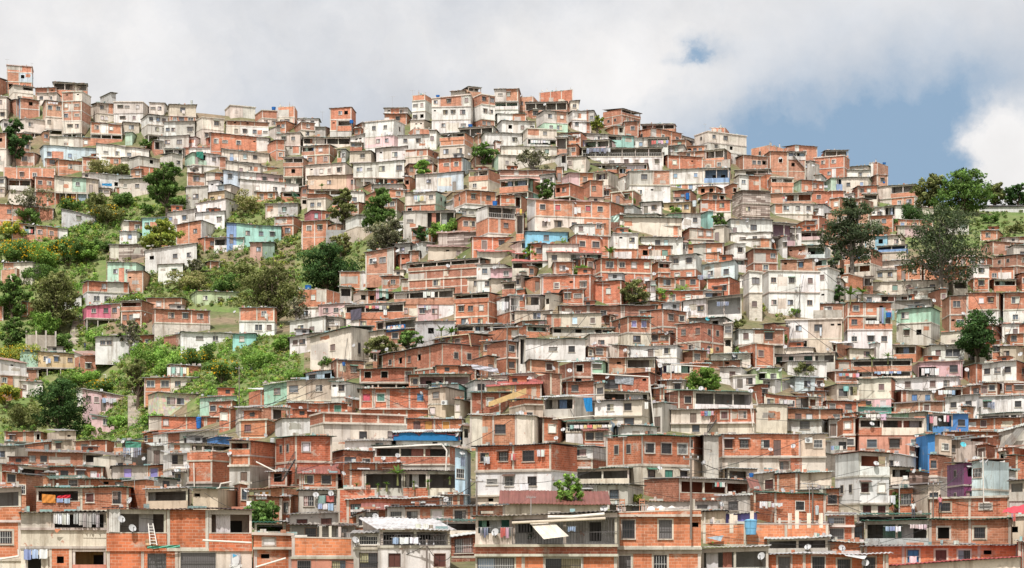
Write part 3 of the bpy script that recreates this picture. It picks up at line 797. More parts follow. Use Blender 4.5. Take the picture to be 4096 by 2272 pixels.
124 226 63 94;R38 s3;19r:o14 o31 q46 o62 /9r:v70;wide red brick building with four square windows, centre
75 110 77 97;L6;r:o60;brick house with small blue tub under its window
104 160 86 108;s2;12r:o15 o45 d88/7~r(d);red brick house with red roof edge and green door
153 215 91 108;rG;[16b:w60|84=k(k):d20 d40];mauve walled porch with railing under green roof
180 223 83 98;;[25c|75r:o30];brick house with pale cloth cover on roof
31 87 98 129;s4;18[35t:b35|65t:w35 w85]/10[40~t(d)|60t:w20];sand coloured house of two stepped blocks, left centre
8 32 102 119;s4;n:w55;mint green house above low brick wall, left centre
50 76 90 102;s4;u:o25 o50 o85;
79 105 98 124;rG;14w:v20 b55 w85/10g;white house under a jutting green awning
104 176 106 136;s1;18[20b:M50|20b:G50|60b:x75]/9b;brick house with green glazed bay and turquoise window
175 206 105 136;;14t:w45/14t:c25;tan cement house with an air conditioner
176 212 101 126;R8 CT;w;
211 241 97 122;;14w:w30/8k:w30;cream white house with dark window behind wires, centre
238 261 92 112;;c:b70;cream house with large barred window, centre
30 97 120 132;;b:G80;
41 94 128 144;s-2;r;low red brick house with green porch roof, left centre
-2 32 124 145;;~b(d);dark porch with hanging clothes, left centre
54 151 131 167;rf;9r/26c:w48 b84;cream concrete house with black stains below long brick parapet
150 210 136 151;;b:q20 y40 y70;brick house with ochre windows over the blue parapet
T 512 284
30 88 -9 14;;17b:q30 v60 w85;brick house with olive green lower bay, centre
88 106 0 19;;c:b55;
-36 0 -20 5;;14w:w30 q70/9w:w40;
140 213 7 22;;[74b:q8 w40 c70|26~b(d)];long brick house with plant filled porch, right of centre
196 229 -6 18;;b:w75;
233 252 -12 36;rf;15w:b50/20l:q40;tall grey block tower with white top
172 231 17 38;s6;[40w:w75|60~w(w)];white house with jeans and row of flower pots
14 40 11 28;rW;~g(d);open dark porch with metal frame, centre
47 145 22 40;;[30r:q65|35r:w45|35r:w60];long red brick house with green roof edge, centre
32 90 30 46;;[14r|86t:u45 q82];beige house with pale blue shutter, centre
0 40 27 39;;t:b60;tan house with wide barred window, centre
0 33 37 50;rG;[80b|20k:w50];
100 140 33 63;L16;15r:V28 V70/13c:b40;brick cube with two lilac windows over cream floor
128 176 26 58;L23;16r:w35 w80/14r:w35;tall dark brick corner house with turquoise dishes
131 172 18 29;;b:o30 o55 w85;
165 214 39 70;R24;19r:o30 q88/12r:o60;dark brick corner house with black square openings
178 221 34 48;rG;d:o75;
38 108 44 53;;~g(d);dark open roof shed over the large white block house
7 74 55 79;L4 rG;w:l48 w78;large blank white block house with two small windows
72 107 50 72;;c:w40;cream house with peeling brick patches, centre
118 172 62 81;;12w:d45 w80/7w;white house with round flower balcony and dishes
106 119 62 76;;r;
168 195 67 82;;b:o30 o65;brick house with black windows beside hanging blankets
199 240 70 80;;c:w60;low cream house with weeds on its roof, right centre
194 231 77 86;rG;b:v60;
220 238 47 64;;[100w:w70];
12 48 77 92;L6;b:q65;brick house with a white dish beside brown window
47 81 78 104;L14 rW;15r:o35/10r:o30;brick corner room with dark glazed window and white gutter
80 97 77 91;;n:l40;small pale green house between brick houses, centre
96 147 74 92;;[40b:v60|60~b(d)];brick porch with hanging plants and towels, centre
80 150 90 113;R11;r:Z30 v90;brick house with grey tarpaulin over its big window
146 200 80 97;rW;[60~b(v)|40b];brick porch with white shirts drying on lilac wall
149 180 97 112;;[35b|65c:w60];
236 272 85 104;;N:o30 w70;mint lime house behind dish, right of round tree
209 237 84 101;;w:q60;white house with rust coloured shutter, right of round tree
150 243 107 129;L17 rG;[22r:w60|78~w(d)];veranda house with dark green roof and white panel railing
160 246 126 152;;14[45c:d60|55b:q35 w75]/12c:w30;house half brick half cream under the green roofed veranda
31 83 113 145;rW;20~g(d)/10c;balcony house with bright blue tarp curtain
83 143 117 148;;[60w:w55|40c:w20]/[60w|40c:b25];white plastered house with barred balcony, lower centre
90 139 109 121;;=w(d);
-1 31 116 148;;5b/26t:w15 G52;tan house with green shutter, lower centre
28 48 90 114;;r;tall windowless red brick house, lower centre
0 29 90 107;;[65~c(d)|35c];dark porch with dish beside red brick house, lower centre
47 84 98 114;;r:w30;brick house under the glazed corner room, lower centre
82 93 100 118;;c:w50;
-25 30 103 118;rR s3;[50y|50b];
54 104 138 160;rG;9=u(d)/10w;mint house with caged balcony full of bottles and plants
103 146 143 162;;w:w80;
T 768 284
-6 53 -13 32;rf;19[62w:w15 w72|38w:q50]/22w:w10 w42 w80;large white two storey house on bare bank, right
53 69 -16 24;rf;18w:q40/16w:v50;white house end block right of large white bank house
105 180 -3 12;;c:G30 q48 w80;wide cream house under bare branches, right
90 141 11 22;;[45w:w50|55~d(d)];
76 125 19 68;L4;13[38b:w50|62b:v60]/13[38b:w40|62~b(d)]/21w:w15 w52 w82;three storey house, brick floors over white, heaped washing
129 173 24 61;R9;14n:b25/22g:q30 o65;pale mint house on grey peeling base, right
130 166 16 26;;d:w60;
176 201 12 50;;16b:b40/16b:v20 b60;brick house with barred windows left of right dark tree
201 237 9 43;;16b:c45 w75/16w;brick house over white wall behind right dark tree
237 262 9 43;;16b:b50/16w:w50;brick end house with wide black window at right edge
174 201 48 62;;c;
18 75 36 67;rf;19[40w:w58|60t:b30 v72 v92]/12[40^q|60t];white and tan twin house with lace curtain window
-2 17 40 68;;r:w60;
-36 17 46 69;;14[32w:q50|68b:b50]/8^b;white and brick house on concrete stilts, right of centre
7 70 70 86;;[65=w(T):d35|35~g(d)];turquoise walled porch behind pale fence, right
0 47 64 72;;c;
156 198 61 80;;w:q20 Z65;white house with black plastic over window, right
118 157 61 77;;[30c:w60|70~o(c)];
78 107 65 78;;c:w70;low cream house with peeling wall under brick laundry house
66 145 76 97;;11[25b|75~b(d)]/9~c(d);long brick terrace with banana plants over narrow balcony
146 196 78 95;;k:O20 b45 b80;pink house with sheets and towels hung outside
195 231 80 102;L14 rG;b:w60;brick corner house with dish between pink and white houses
215 262 79 110;R12 Cb s2;15w:w15 w45 w75/10w:o20 o50 o80;white house with jutting upper storey at right edge
18 57 94 109;;[70a:w60|30b:q50];blue grey house wall covered in dishes, right
91 128 95 127;R4 Cb;18c:q70/11k:w30 c75;cream cube house over pink storey, right
77 124 124 134;rT;T;low house with turquoise front below pink storey, right
129 194 94 109;;w:q20 q60 o82;long white house with brown shutters, right
57 92 101 120;;[55c:b50|45~c(d)];beige house with pale turquoise tank on balcony, right
124 168 107 124;;[20r|80t:x25 x75];tan house with blue curtained windows, right
167 196 104 122;;~b(d);brick porch hung with yellow and blue clothes, right
195 213 102 116;;b:o60;
178 212 114 133;s3;w:w25 w70;white house with two curtained windows, lower right
210 262 113 133;s1;w:w20 w80;long white house at right edge above tangled wires
9 74 125 145;s-2;b:q33 c50 w92;long bright brick house with louvred shutter, right
-4 28 110 130;s-4;b:w20 o60 w85;brick house with clothes hanging from windows, right
27 52 114 129;;[60~g(d)|40b];
30 56 108 122;;b;brick room behind folded tin sheets, right
51 91 118 131;;b:o20 w70;brick house with dark corner window, right
125 177 119 132;;r:q65;
74 92 130 145;;b;
91 119 130 144;;~b(d);porch with a row of bright hanging clothes, right
119 160 131 146;s2;[55n:q15|45c];mint wall house behind white railing, lower right
158 202 130 152;rW;[57~U(d)|43U:w55];bright blue house with pink trousers drying, lower right
213 262 130 146;;~g(d);
232 262 40 58;;w:q50;white house with brown shutter at right edge behind tree
234 262 62 80;;t:w40;tan house with dish at right edge
T 512 142
15 100 58 92;L8 Cw rQ;14b:w10 M30 M70 w86/15[63c:q20 b48 w82|37b:w25 w58];long two storey brick house with red curtained windows
44 71 42 59;;12b:o15 w60/4^g;small brick house on short posts right of round bush
0 8 40 44;;b;
13 56 90 104;s-1;A:w50;low sky blue cottage, centre of hillside
55 98 94 114;L9;b:w20 b60;brick house under the sky blue cottage
98 127 92 119;L4;14w:v30 w75/11b;white box house with tiny windows above brick base
107 171 76 92;;c;
125 161 104 121;s-1;b:o25 G80;brick house with white washing strung along front
158 191 113 143;R6;13w:w25 w75/14b:c30 c75;white house over brick floor with white windows
176 213 103 119;s1;b:v10 c60 c88;brick house with pale windows and palm pots, right centre
212 233 102 128;;14w:w50/10~w(d);white cube house above shaded porch, right centre
190 228 123 144;s4 R4;a:w28 w75;pale aqua house with two barred windows
235 268 108 142;;13r:w80/10r:w50/10c;tall dark brick house right of pale aqua house
79 141 117 147;L10;13b:b18 w42 c65 c90/15b:c22 q40 c75 c90;large two storey brick house with white window panes
139 159 121 144;;8~b(d)/10b;dark brick porch beside pale aqua house
34 91 111 124;rR;[40c:w28|60=w(d)];cream house with red roof and barred porch
40 62 121 135;;o:w45;
0 40 120 132;rR;~c(d);cluttered porch under red roof edge, centre
28 66 133 152;;b:v25 Z75;brick house with grey plastic over its bay, centre
64 91 136 149;;b:w40;
128 172 96 108;;w:w40 u60;low white cottage with blue barrel, right centre
170 204 87 106;;10b:c45 c78/8q;brick house over rusty plank fence, right centre
220 262 91 105;;w:l30 w60;long white house with roof vents, right centre
213 262 78 96;L7;w:d10 b55;
229 255 134 152;R5;w:w25 w65;white house with clothes at both windows, right
30 67 103 114;;w;
0 18 100 112;rW;~c(d);
0 19 112 122;rR;~c(d);
T 256 142
51 79 52 71;;4b/14c:w28 w65;cream house with brick top behind tree, left centre
95 111 50 68;;w:w30;white lilac house between two tall trees
49 77 69 81;;[45M:u50|55b:w60];crimson shack with light blue door
46 78 79 96;R6;b:w28 w70;brick gable house below crimson shack
18 46 75 96;;8b/12b:b70;brick house with ornamental brick parapet and white gate
9 45 62 76;;[40c|60z:u30];
-6 20 101 117;;[50s:w70|50G];salmon cottage with dark green gate, left centre
148 200 70 93;s1;[45g:l30|55~T(d)];mint green fronted porch house, centre left
198 207 72 83;;y;
154 165 110 122;;b;
139 165 102 116;;d:w50;
158 176 101 116;;w:w55;
173 217 105 119;s-1 rQ;t:v45 q70;pale gabled house under rusty roofs, centre
183 225 92 108;rQ s2;q;
222 262 64 103;;11=w(d)/14[40b|60b:w40]/10c;brick house with long white railed terrace, centre
222 260 110 122;rR;c;low cream house with bright red roof, centre
110 144 111 133;R5 s5 ;b:b25 b60;brick house with corrugated overhang beside big dark trees
140 165 113 129;L5;b:v15;brick cube right of corrugated overhang
152 240 117 144;R15 rG;9~r(d)/9r/9b:b40;big brick terrace under long black green canopy
84 132 131 148;s1;[45b|25w|30o];low brick and white house at the foot of dark trees
126 153 135 148;;b:w60;
236 277 127 139;;k:w40;
232 262 137 148;;c:w60;
T 768 142
54 81 8 18;rB;~b(d);open top room with maroon hip roof, right skyline
46 82 14 37;R5 rf;10b:w30 w65/10b:w50;brick tower house beneath maroon hip roof, right skyline
73 103 28 38;s-1 rG;w:w65;white house with green edged roof, right skyline
81 105 24 32;rG;c;
103 119 21 36;rp;[45w|55b];white and brick block with blue tank, right skyline
74 104 35 51;R3;c:w25 x75;cream house with one blue window, right ridge
103 121 33 45;;b:w50;
57 75 36 47;;[45n|55~U(U)];small porch with blue tarp, right ridge
47 58 33 43;;w;
85 111 44 55;;b:w20 c55;brick cottage with pale door, right ridge
109 156 42 66;R8 Cw rG;11[37c|63~b(g)]/10[37c|63b:w35 b75];brick and cream house with green roof ending the right ridge
77 88 52 62;rW;w:w60;
95 110 52 62;rW;~c(d);
40 77 49 63;s-1;b:w30;brick house with one curtained window, right hillside
46 63 63 77;;w:w20 w60;white cottage beside tall dark tree trunk
8 34 87 102;;w:q45;white cube cottage with brown window, right hillside
33 56 90 104;rB;8~k(k):b30/5w;small lilac cottage under maroon roof
18 63 104 119;;[54r:v25 v70|46~a(n):q20];brick house with painted white graffiti and mint balcony
13 77 117 144;;12[58b:v15 x60|42~b(d)]/13[58w:w30 w85|42~c(p)];brick house with deep blue window over white floor
56 80 97 114;;6b/8c:w70;
68 115 108 136;;13b:w22 x65/12[35o:w50|65~c(o)];brick house with orange lower floor by thick tree trunk
114 148 119 137;;6c/10=c(o);orange walled terrace with blue railing
97 120 95 107;;A:o70;bright sky blue cottage, right hillside
118 138 94 108;;c:w70;
110 141 104 123;;6~U(U)/11t;beige house with blue framed porch, right hillside
101 126 74 87;;b:w60;brick house left of slanted pipe, right hillside
125 166 77 90;s-3;b:x25 w55;low brick house with blue window, right hillside
130 160 84 95;s-1;k:w70;
97 123 85 98;;[40b|60~b(d)];brick porch behind leafy tree, right hillside
105 146 64 79;;[35w:w60|30~k(d)|35w];white house with pink porch and laundry, right hillside
146 166 66 84;;c;plain cream wall house near eucalyptus
214 236 89 99;;b:w45;
214 262 100 114;L12 s-1;b:q40;brick cottage at right edge below grassy hill
235 262 96 106;;r:o60;
240 262 104 124;L7;g:w60;grey house with square black window at right edge
226 262 113 136;L24;r:w60/[100r];
217 248 126 145;;b:w25;brick house with white peeling wall at right edge
178 202 79 92;;~g(d);
T 0 426
-8 22 62 152;;33~o(d)/38o:w45/17c;orange block house at lower left corner, tools on open top floor
22 107 87 152;;16[36l|64^d]/18c/29[32c:D50|28o:i50|40~s(y):d80];house with wide cream balcony hung with grey curtains
107 253 84 152;rB;40[41~o(d)|29o|30~o(c):w65]/27[49o:b70|51c:Z25 ];orange brick house with white ladder on its terrace
37 133 62 86;rG;[47~b(d)|53b:q20 B75];brick house with red and yellow blankets drying on terrace
147 193 63 84;rW;~t(d);long open shed with mossy parapet and white posts
194 237 63 86;;t:v15 i40;bare tan house with tiny window beside drainpipes
0 48 38 60;s-4;[42r|58~w(d)];white porch beside red brick wall at lower left
48 107 41 59;;b:w30 w60 c83;brick house with ragged clothes hung from windows, lower left
49 87 53 63;;r:w60 w85;
112 169 40 57;;[60g:V45|40b:V35];grey and brick house with lavender window panels
86 147 54 66;;b:v30 l55;low brick house beneath the lavender windows
146 178 53 67;;d:o40;
28 104 26 43;s-1;[75b:w8 w28|25~g(d)];long brick house with dark open porch at right end
-2 28 20 40;;g:w15 w60;stained grey white house with two windows at left edge
4 48 6 20;;[55b:w40|30b|15~b(d)];brick house with square window below green slope at left edge
48 76 5 22;;t:v60;
31 48 16 28;;r:c30;
4 32 16 26;;w:b80;
48 72 14 28;;t:q30;
74 116 15 30;;b:w32;brick house with clear brown door opening beside rack of jeans
116 148 15 42;;10~b(d)/14d:w40;porch with green netting and a row of drying jeans
103 117 29 57;;c:w60;narrow cream house beside the rack of jeans
154 220 7 29;L14 s4;w:b42 b72;large white house with grey side and two barred windows, lower left
209 233 11 22;;U;bright blue rooftop shed behind large white house
169 236 18 30;;[30w|70~b(w)];
164 191 27 58;L8;15w:b30 w80/14w:w20 w50;narrow white house with green glazed corner, lower left
189 236 26 62;rp;9b/23b/5d;windowless red brick box house with white drainpipe
T 256 426
-24 14 15 64;rB;14~b(d)/10b/23g:d70;brick house under flat dark canopy beside metal stairs
19 77 10 60;L20;24b:c30/22b;red brick corner house with black metal outside stairs
138 206 6 22;rW;8~U(d)/7w:v60;porch house with scalloped bright blue parapet
89 139 15 28;;w:w75;
119 204 20 48;R9;18~r(d)/9g;deep dark porch with white gutter over brick parapet
76 120 25 52;;b:b12 i33 w72;brick house with white barred window left of dark porch
82 148 37 64;L12;b:w25 c70;brick house with small white window behind planted terrace
94 209 45 74;rB;[13b|35~g(d)|22~b(d)|30~c(d)];long terrace under black roof with potted plants
-10 43 63 84;;[30~w(g)|70b:y10 b65];low brick house with orange framed window beside round tree
42 83 65 90;;[48g:o50|52~g(d)];patched grey house with laundry in open room
34 84 88 115;;g:q25 d48 q75;old grey house with carved window surrounds
81 122 64 99;rp;b:v75;tall narrow brick house left of patched tin roof
91 188 73 100;rW;b:b12 q50 c75;red brick house under long patched tin roof
185 213 69 85;;b:w35;brick cottage with dish by white window
132 251 82 104;s2;[15w:w50|85b:w7 c32 w55 v78];very long low brick house with white closet at left
107 196 104 154;L18 rV;17#w(w):w20 q45 w75/32w:q20 q85;white house with railed balcony of washing, bottom
35 99 113 152;rp;19o/19s:w20 w75;unfinished bright brick wall over salmon coloured house
-4 36 110 152;rf;o:c40/18o:v30;orange block house with bricked up window, bottom
98 127 108 152;;13g:b55/25g:b55;narrow grey house with white barred window, bottom
36 101 100 116;;d:w30 w80;dark weathered shack with tv aerial, bottom left of centre
26 49 98 114;;b;
-2 30 103 112;rG;~g(d);
176 226 96 125;;14~c(d)/12c;cream walled yard with black roofed porch, bottom
200 216 23 82;;u:w40;
T 512 426
-38 65 19 84;;25b:w12 w37 b70/24w:l22 w45 w75/14c:v20 v50 v72;large house, brick upper floor over white, washing at windows
-43 31 -11 22;;[73b:b65|27c];brick and cream house above the large white and brick house
63 95 21 46;;11w:b25 b75/12b;link house with pale blue barred windows, bottom centre
94 181 9 61;L36 rG;28b:b17 b50 b83/20c:w20 G55 w85;corner brick house with three big glazed bays
178 193 10 52;;18b:w40/22t;
64 120 43 60;;~c(d);dark timber shelter between the glazed brick and white houses
65 132 59 82;;[40w:q55|60g:w55];white and grey stained house below dark timber shelter
132 241 53 78;L37;~r(r);brick house with red railed terrace and laundry
130 207 76 96;;g:w80;
205 240 70 94;;g:w40 d70;pale grey room with dishes under the red railing
206 316 8 52;;23[76b:q8 w28 w55 d70|24t:w70]/21c:w60;brick house half patched with white plaster, lower right
190 208 10 54;;g;
210 247 43 62;rW;[70~t(d)|30c];tin roofed porch with blue tub, lower right
243 262 46 76;;c:q40;
105 191 86 154;rp;4o/32o:B14 B58 v92/4c/26o:B10 B52;two storey bright orange block house with four barred windows
-37 106 91 154;s4;26[26~c(T):q40|74#w(w):w12 d80]/8r/20[100o:Z10 Z36 Z62 Z88];house with leaning tin awning over railed terrace
191 318 99 121;rp;o;unfinished bright brick parapet with concrete pillars and blue tub
190 258 122 156;rW;=w(d);low house behind blue and white bars, bottom right
214 247 88 102;;v;
190 216 86 104;;t;
-10 96 78 93;rQ;c;low house under rust red tin roofs behind small tree
98 191 80 94;;d:w30 w70;grey roofed shacks behind the bright orange block house
T 768 426
58 78 12 30;;w:w60;white plaster end house with clothes on line, lower right
70 88 -8 26;;b:c20/b:w60;
86 157 -8 30;;15[35~b(d)|65~c(d)]/20s:b20 b55 b88;salmon house with barred windows under deep cream balcony
153 165 8 48;;U;
20 69 28 52;;l;blank grey tan block wall house, lower right
0 24 32 50;;c;
67 122 27 94;L25;22~w(r)/26w:q15 c75/15c:q25 q75;tall white tower house with maroon shaded top porch
121 145 28 52;;w:o30 o65;white panel house with twin dark windows
0 64 47 66;rW;[24b|76c:G16];cream house with green window and pale tin roof
30 83 64 88;;[70~b(g)|30b:w50];brick patio house with grey inner wall, lower right
9 32 48 80;;b;
180 214 37 84;L17 CP;22p:o50/24p:o40;dark magenta house with dull violet side among cables
144 166 58 90;;c:w25 w75;cream house with two narrow windows beside street lamp
123 146 60 74;;~s(d);
144 166 46 60;;q;
213 233 35 92;;a:w50/a:w30;narrow pale house left of right edge alley
231 246 45 78;;g:w50;grey house with balcony in the right edge alley
240 262 30 56;;b;brick house with grey parapet at lower right edge
229 262 22 36;;b:v50;
243 262 55 94;;[100~g(d)]/g;balcony house with striped curtain at lower right edge
160 182 10 36;;t:w50;
178 208 12 24;;w;
175 242 6 15;;b;
205 234 12 30;;b;brick house with white framed balcony in cable alley
232 262 6 26;rW s8;g;
97 244 95 126;s1 rG;[44~z(d)|56b:o18 o62];long brick house with washing porch and square black windows
96 252 121 145;s1;o:x32 q50 w65 v80;orange block house behind the red sheet roof
-6 122 129 155;rW;o:B18 B45 w65 B85;bottom row brick house with pale tin roof and curtains
120 253 141 156;rR s9;c;low house under long red sheet roof, bottom right
242 262 91 122;rf;t:i30;tan house with red striped awning at right edge
250 264 117 155;;r;dark brick corner at bottom right edge
59 87 90 122;;10b:b30/20b:b35;two storey brick house with white barred corner window
85 97 98 120;;g:b50;
60 97 119 132;;o;small bright brick shed with dish, bottom right
90 161 91 102;rG;~d(d);
-2 60 113 130;rW;~g(d);open yard roofed with pale tin sheets, bottom right
-2 62 99 122;;14o/10c;bright brick parapet house with four bare pillars
"""
HL = []
ox = oy = 0; kk = .994
for ln in DATA.strip().splitlines():
    if ln[0] == 'T':
        p = ln.split(); ox, oy = float(p[1]), float(p[2]); kk = float(p[3]) if len(p) > 3 else .994; continue
    c, o, b, lab = ln.split(';')
    x0, x1, yt, yb = [float(v) for v in c.split()]
    op = ' '.join((q[0]+str(float(q[1:])*kk)) if q[0] in 'LRs' else q for q in o.split())
    HL.append((ox+x0*kk, ox+x1*kk, oy+yt*kk, oy+yb*kk, op, b, lab.strip()))

# ------------------------------------------------------------------ terrain
RIDGE = [(-500,95),(0,92),(35,94),(70,104),(120,110),(200,112),(290,122),(330,132),(370,128),(395,116),(420,112),(500,108),(560,112),(600,124),(660,146),(720,158),(800,180),(850,196),(905,206),(930,206),(985,204),(1024,206),(1500,216)]
def ridge(x): return float(np.interp(x, [p[0] for p in RIDGE], [p[1] for p in RIDGE]))
GREENS = [(0,222,98,292),(60,196,190,240),(0,296,96,400),(108,336,300,394),(84,384,160,440),(194,198,300,232),(150,266,250,306),(0,390,80,440),(196,390,252,410),(100,166,130,184),(300,238,402,290)]
def terrain():
    xs = list(np.arange(-380, 1405, 9.0)); rows = []
    T = np.linspace(0, 1, 84)
    V = []; Fs = []
    for t in T:                                    # from the ridge down to the foreground
        row = []
        for x in xs:
            y = ridge(x)*(1-t)+640*t; D = depth(x, y)
            p = at(x, y, D); p.z -= .25; row.append(p)
        rows.append(row)
    back = []
    for dd, dz in ((25, -4), (80, -30), (300, -110), (1500, -125), (9000, -130)):
        row = []
        for p in rows[0]:
            d = Vector((p.x, p.y, 0)).normalized(); q = p + d*dd; q.z = max(-14 if dd > 1000 else -14, p.z+dz); row.append(q)
        back.append(row)
    fore = []
    for y_, z_ in ((95, -7.5), (50, -11), (0, -13), (-400, -14), (-4000, -14)):
        fore.append([Vector((p.x*max(.75, 1 if y_ > 0 else 1), y_, z_)) for p in rows[-1]])
    allr = back[::-1] + rows + fore
    for r in allr:                                  # carry every row far out to both sides: one sheet to the horizon
        a, b = r[0], r[-1]
        ext = [Vector((a.x-9000, a.y, -14)), Vector((a.x-300, a.y, -14 if a.z < 0 else a.z*.35))]
        ext2 = [Vector((b.x+300, b.y, -14 if b.z < 0 else b.z*.35)), Vector((b.x+9000, b.y, -14))]
        V.extend(ext + r + ext2)
    n = len(xs)+4; me = bpy.data.meshes.new('hillside')
    for i in range(len(allr)-1):
        for j in range(n-1): Fs.append((i*n+j, (i+1)*n+j, (i+1)*n+j+1, i*n+j+1))
    me.from_pydata([tuple(v) for v in V], [], Fs); me.materials.append(MATS['ground']); me.materials.append(MATS['meadow'])
    for p in me.polygons:
        c = p.center
        if c.y > 60:
            px, py = CX+F*c.x/c.y, HZ-F*c.z/c.y
            if px > 880 and 195 < py < 250: p.material_index = 1
            if any(a-6 < px < c_+6 and b < py < d_+4 for a, b, c_, d_ in GREENS): p.material_index = 1
    me.polygons.foreach_set('use_smooth', [True]*len(me.polygons)); me.update()
    o = bpy.data.objects.new('hillside', me); COL.objects.link(o); tag(o, kind='structure')
terrain()

# ------------------------------------------------------------------ houses
VEG = [(0,222,98,292),(60,200,185,232),(0,300,96,345),(0,360,60,400),(112,338,300,386),(84,388,130,440),(100,362,150,420),(194,200,300,230),(150,268,250,306),(205,250,250,306),(296,238,402,290),(880,205,1024,262),(0,396,80,440),(260,290,330,372),
       (100,166,130,184),(28,120,40,160),(240,262,300,330),(196,390,250,408),(690,366,726,392),(735,318,800,336),(752,300,812,318),(144,160,188,222)]
def fill():
    G = np.zeros((568, 1024), bool)
    for h in HL: G[max(0,int(h[2]-2)):max(0,int(h[3]-1)), max(0,int(h[0]-1)):max(0,int(h[1]+1))] = True
    for a, b, c, d in VEG: G[b:d, a:c] = True
    rnd = random.Random(77); out = []; y = 556
    for x in range(1024): G[:int(ridge(x))+5, x] = True
    G[196:440, 0:240] = True; G[236:396, 240:302] = True
    while y > 90:
        x = 0
        while x < 1020:
            if G[y, x]: x += 1; continue
            x1 = x
            while x1 < 1023 and not G[y, x1]: x1 += 1
            run = x1-x
            if run >= 4:
                st = storey(x, y); w = min(run+3, st*rnd.uniform(1.5, 3.4))
                if run+3-w < st*.6: w = run+3
                hh = st*rnd.choice([.85,1.,1.1,1.75,1.9]); up = 0
                while up < hh and y-up > 60 and G[max(0,y-up), x:int(x+w)].mean() < .75: up += 1
                hh = max(st*.55, min(hh, up+st*.35)); m = rnd.choice('bbbbbrrbocwwgobw'); wn = rnd.choice(['w25 w70','o50','w60','b50','q30','','c65','w20 l70','d30 w72'])
                low = (rnd.choice(['/8c','/8g','/8b:w50','/8~c(d)','/8t:o60']) if hh > st*1.5 else '')
                b = '8'+m+':'+wn+low if rnd.random() < .85 else '~'+m+'(d)'
                out.append((x-1, x+w-1, y-hh, y+2.2, '' if rnd.random() < .8 else rnd.choice(['rf','rG','rW','rQ']), b, ''))
                G[max(0,int(y-hh)):y+1, x:int(x+w)] = True; x = int(x+w)
            else: x = x1
        y -= 2
    return out
def beyond():
    rnd = random.Random(9); out = []
    for xa, xb in ((-170, 0), (1024, 1210)):
        y = 562
        while y > ridge(max(0, min(1024, (xa+xb)/2)))+8:
            st = storey(xa if xa > 0 else xb, y); x = xa+rnd.uniform(0, 12)
            while x < xb:
                w = st*rnd.uniform(1.6, 3.4); hh = st*rnd.choice([.9,1.,1.1,1.8,2.])
                if (x+w < -3 or x > 1027) and not (x > 900 and y < 245) and not (x < 0 and 225 < y < 420 and rnd.random() < .75):
                    m = rnd.choice('bbbbbrrbocwwgobw'); wn = rnd.choice(['w25 w70','o50','w60','b50','q30','','c65'])
                    out.append((x, x+w, y-hh, y+2, '', '8'+m+':'+wn+('/8'+rnd.choice('bcgw')+':w40' if hh > st*1.5 else ''), ''))
                x += w+rnd.uniform(-2, 3)
            y -= st*rnd.uniform(.8, 1.15)
    return out
FILL = fill()+beyond(); HL += FILL
VIS = sorted(((h[1]-h[0])*(h[3]-h[2]), i) for i, h in enumerate(HL) if h[6])
MAXH = 300
DROP = {i for _, i in VIS[:max(0, len(VIS)-MAXH)]}
for i, h in enumerate(HL):
    R.seed(1000+i*17); house(h[0], h[1], h[2], h[3], h[4], parse_bands(h[5]), '' if i in DROP else h[6])
    HOUSES[-1]['name'] = h[6]
def rooftop_rooms():
    rnd = random.Random(31)
    for h in HOUSES:
        if rnd.random() > .15 or h['yt'] < ridge(max(0, min(1024, h['x0'])))+26 or h['W'] < 3.5 or h['x1'] < 0 or h['x0'] > 1024 or h['st'] > 24: continue
        w = rnd.uniform(1.6, min(3.2, h['W']*.55)); z = rnd.uniform(1.0, 1.7); x = rnd.uniform(-.5, .5)*(h['W']-w); y = rnd.uniform(1.2, 2.6); m = MB()
        k_ = rnd.choice('bbrbcgz'); m.box(x-w/2, x+w/2, y, y+2.2, h['H']+.1, h['H']+z, PAL[k_], MATOF.get(k_, 'plaster')); q = rnd.uniform(.3, .7)
        m.box(x-w/2+w*q-.35, x-w/2+w*q+.35, y-.03, y-.01, h['H']+z*.45, h['H']+z*.82, (.05,.05,.05), 'paint'); m.box(x-w/2-.2, x+w/2+.25, y-.35, y+2.4, h['H']+z+.01, h['H']+z+.07, rnd.choice([(.15,.13,.12), (.4,.4,.39), (.22,.12,.08)]), 'sheet')
        STUFF.merge(m.xform(Matrix.Translation(h['org']) @ Matrix.Rotation(h['yaw'], 4, 'Z')))
rooftop_rooms()
tag(STUFF.build('small_houses'), 'small brick and plaster houses filling the gaps between the larger ones', 'houses', kind='stuff')

# ------------------------------------------------------------------ hosts and attached things
def host(x, y):
    best = None
    for h in HOUSES:
        if h['x0']-1 <= x <= h['x1']+1 and h['yt']-1.5 <= y <= h['yb'] and (best is None or h['D'] < best['D']): best = h
    return best
def on_front(h, x, y, off=.3):
    """world point where the sight line of (x, y) meets the front plane of house h, moved out by off"""
    n = Vector((math.sin(h['yaw']), -math.cos(h['yaw']), 0)); d = at(x, y, 1.0)
    den = n.dot(d); D = h['D'] if abs(den) < .2 else n.dot(h['org'])/den
    D = min(max(D, h['D']-8), h['D']+12)
    return at(x, y, D) + n*off, n
HN = lambda h: (h['name'] or '')
PEND = []
def place(kind, x, y, noun, cat, group, off=.3, label=None):
    h = host(x, y)
    if h is None: p = ground(x, y); yaw = -math.atan2(x-CX, F); k = mpp(x, y)
    else: p, _ = on_front(h, x, y, off); yaw = h['yaw']; k = h['k']
    root = empty(kind, p, yaw, label, cat, group)
    if label is None: PEND.append((root, noun, h, x, y))
    return root, k
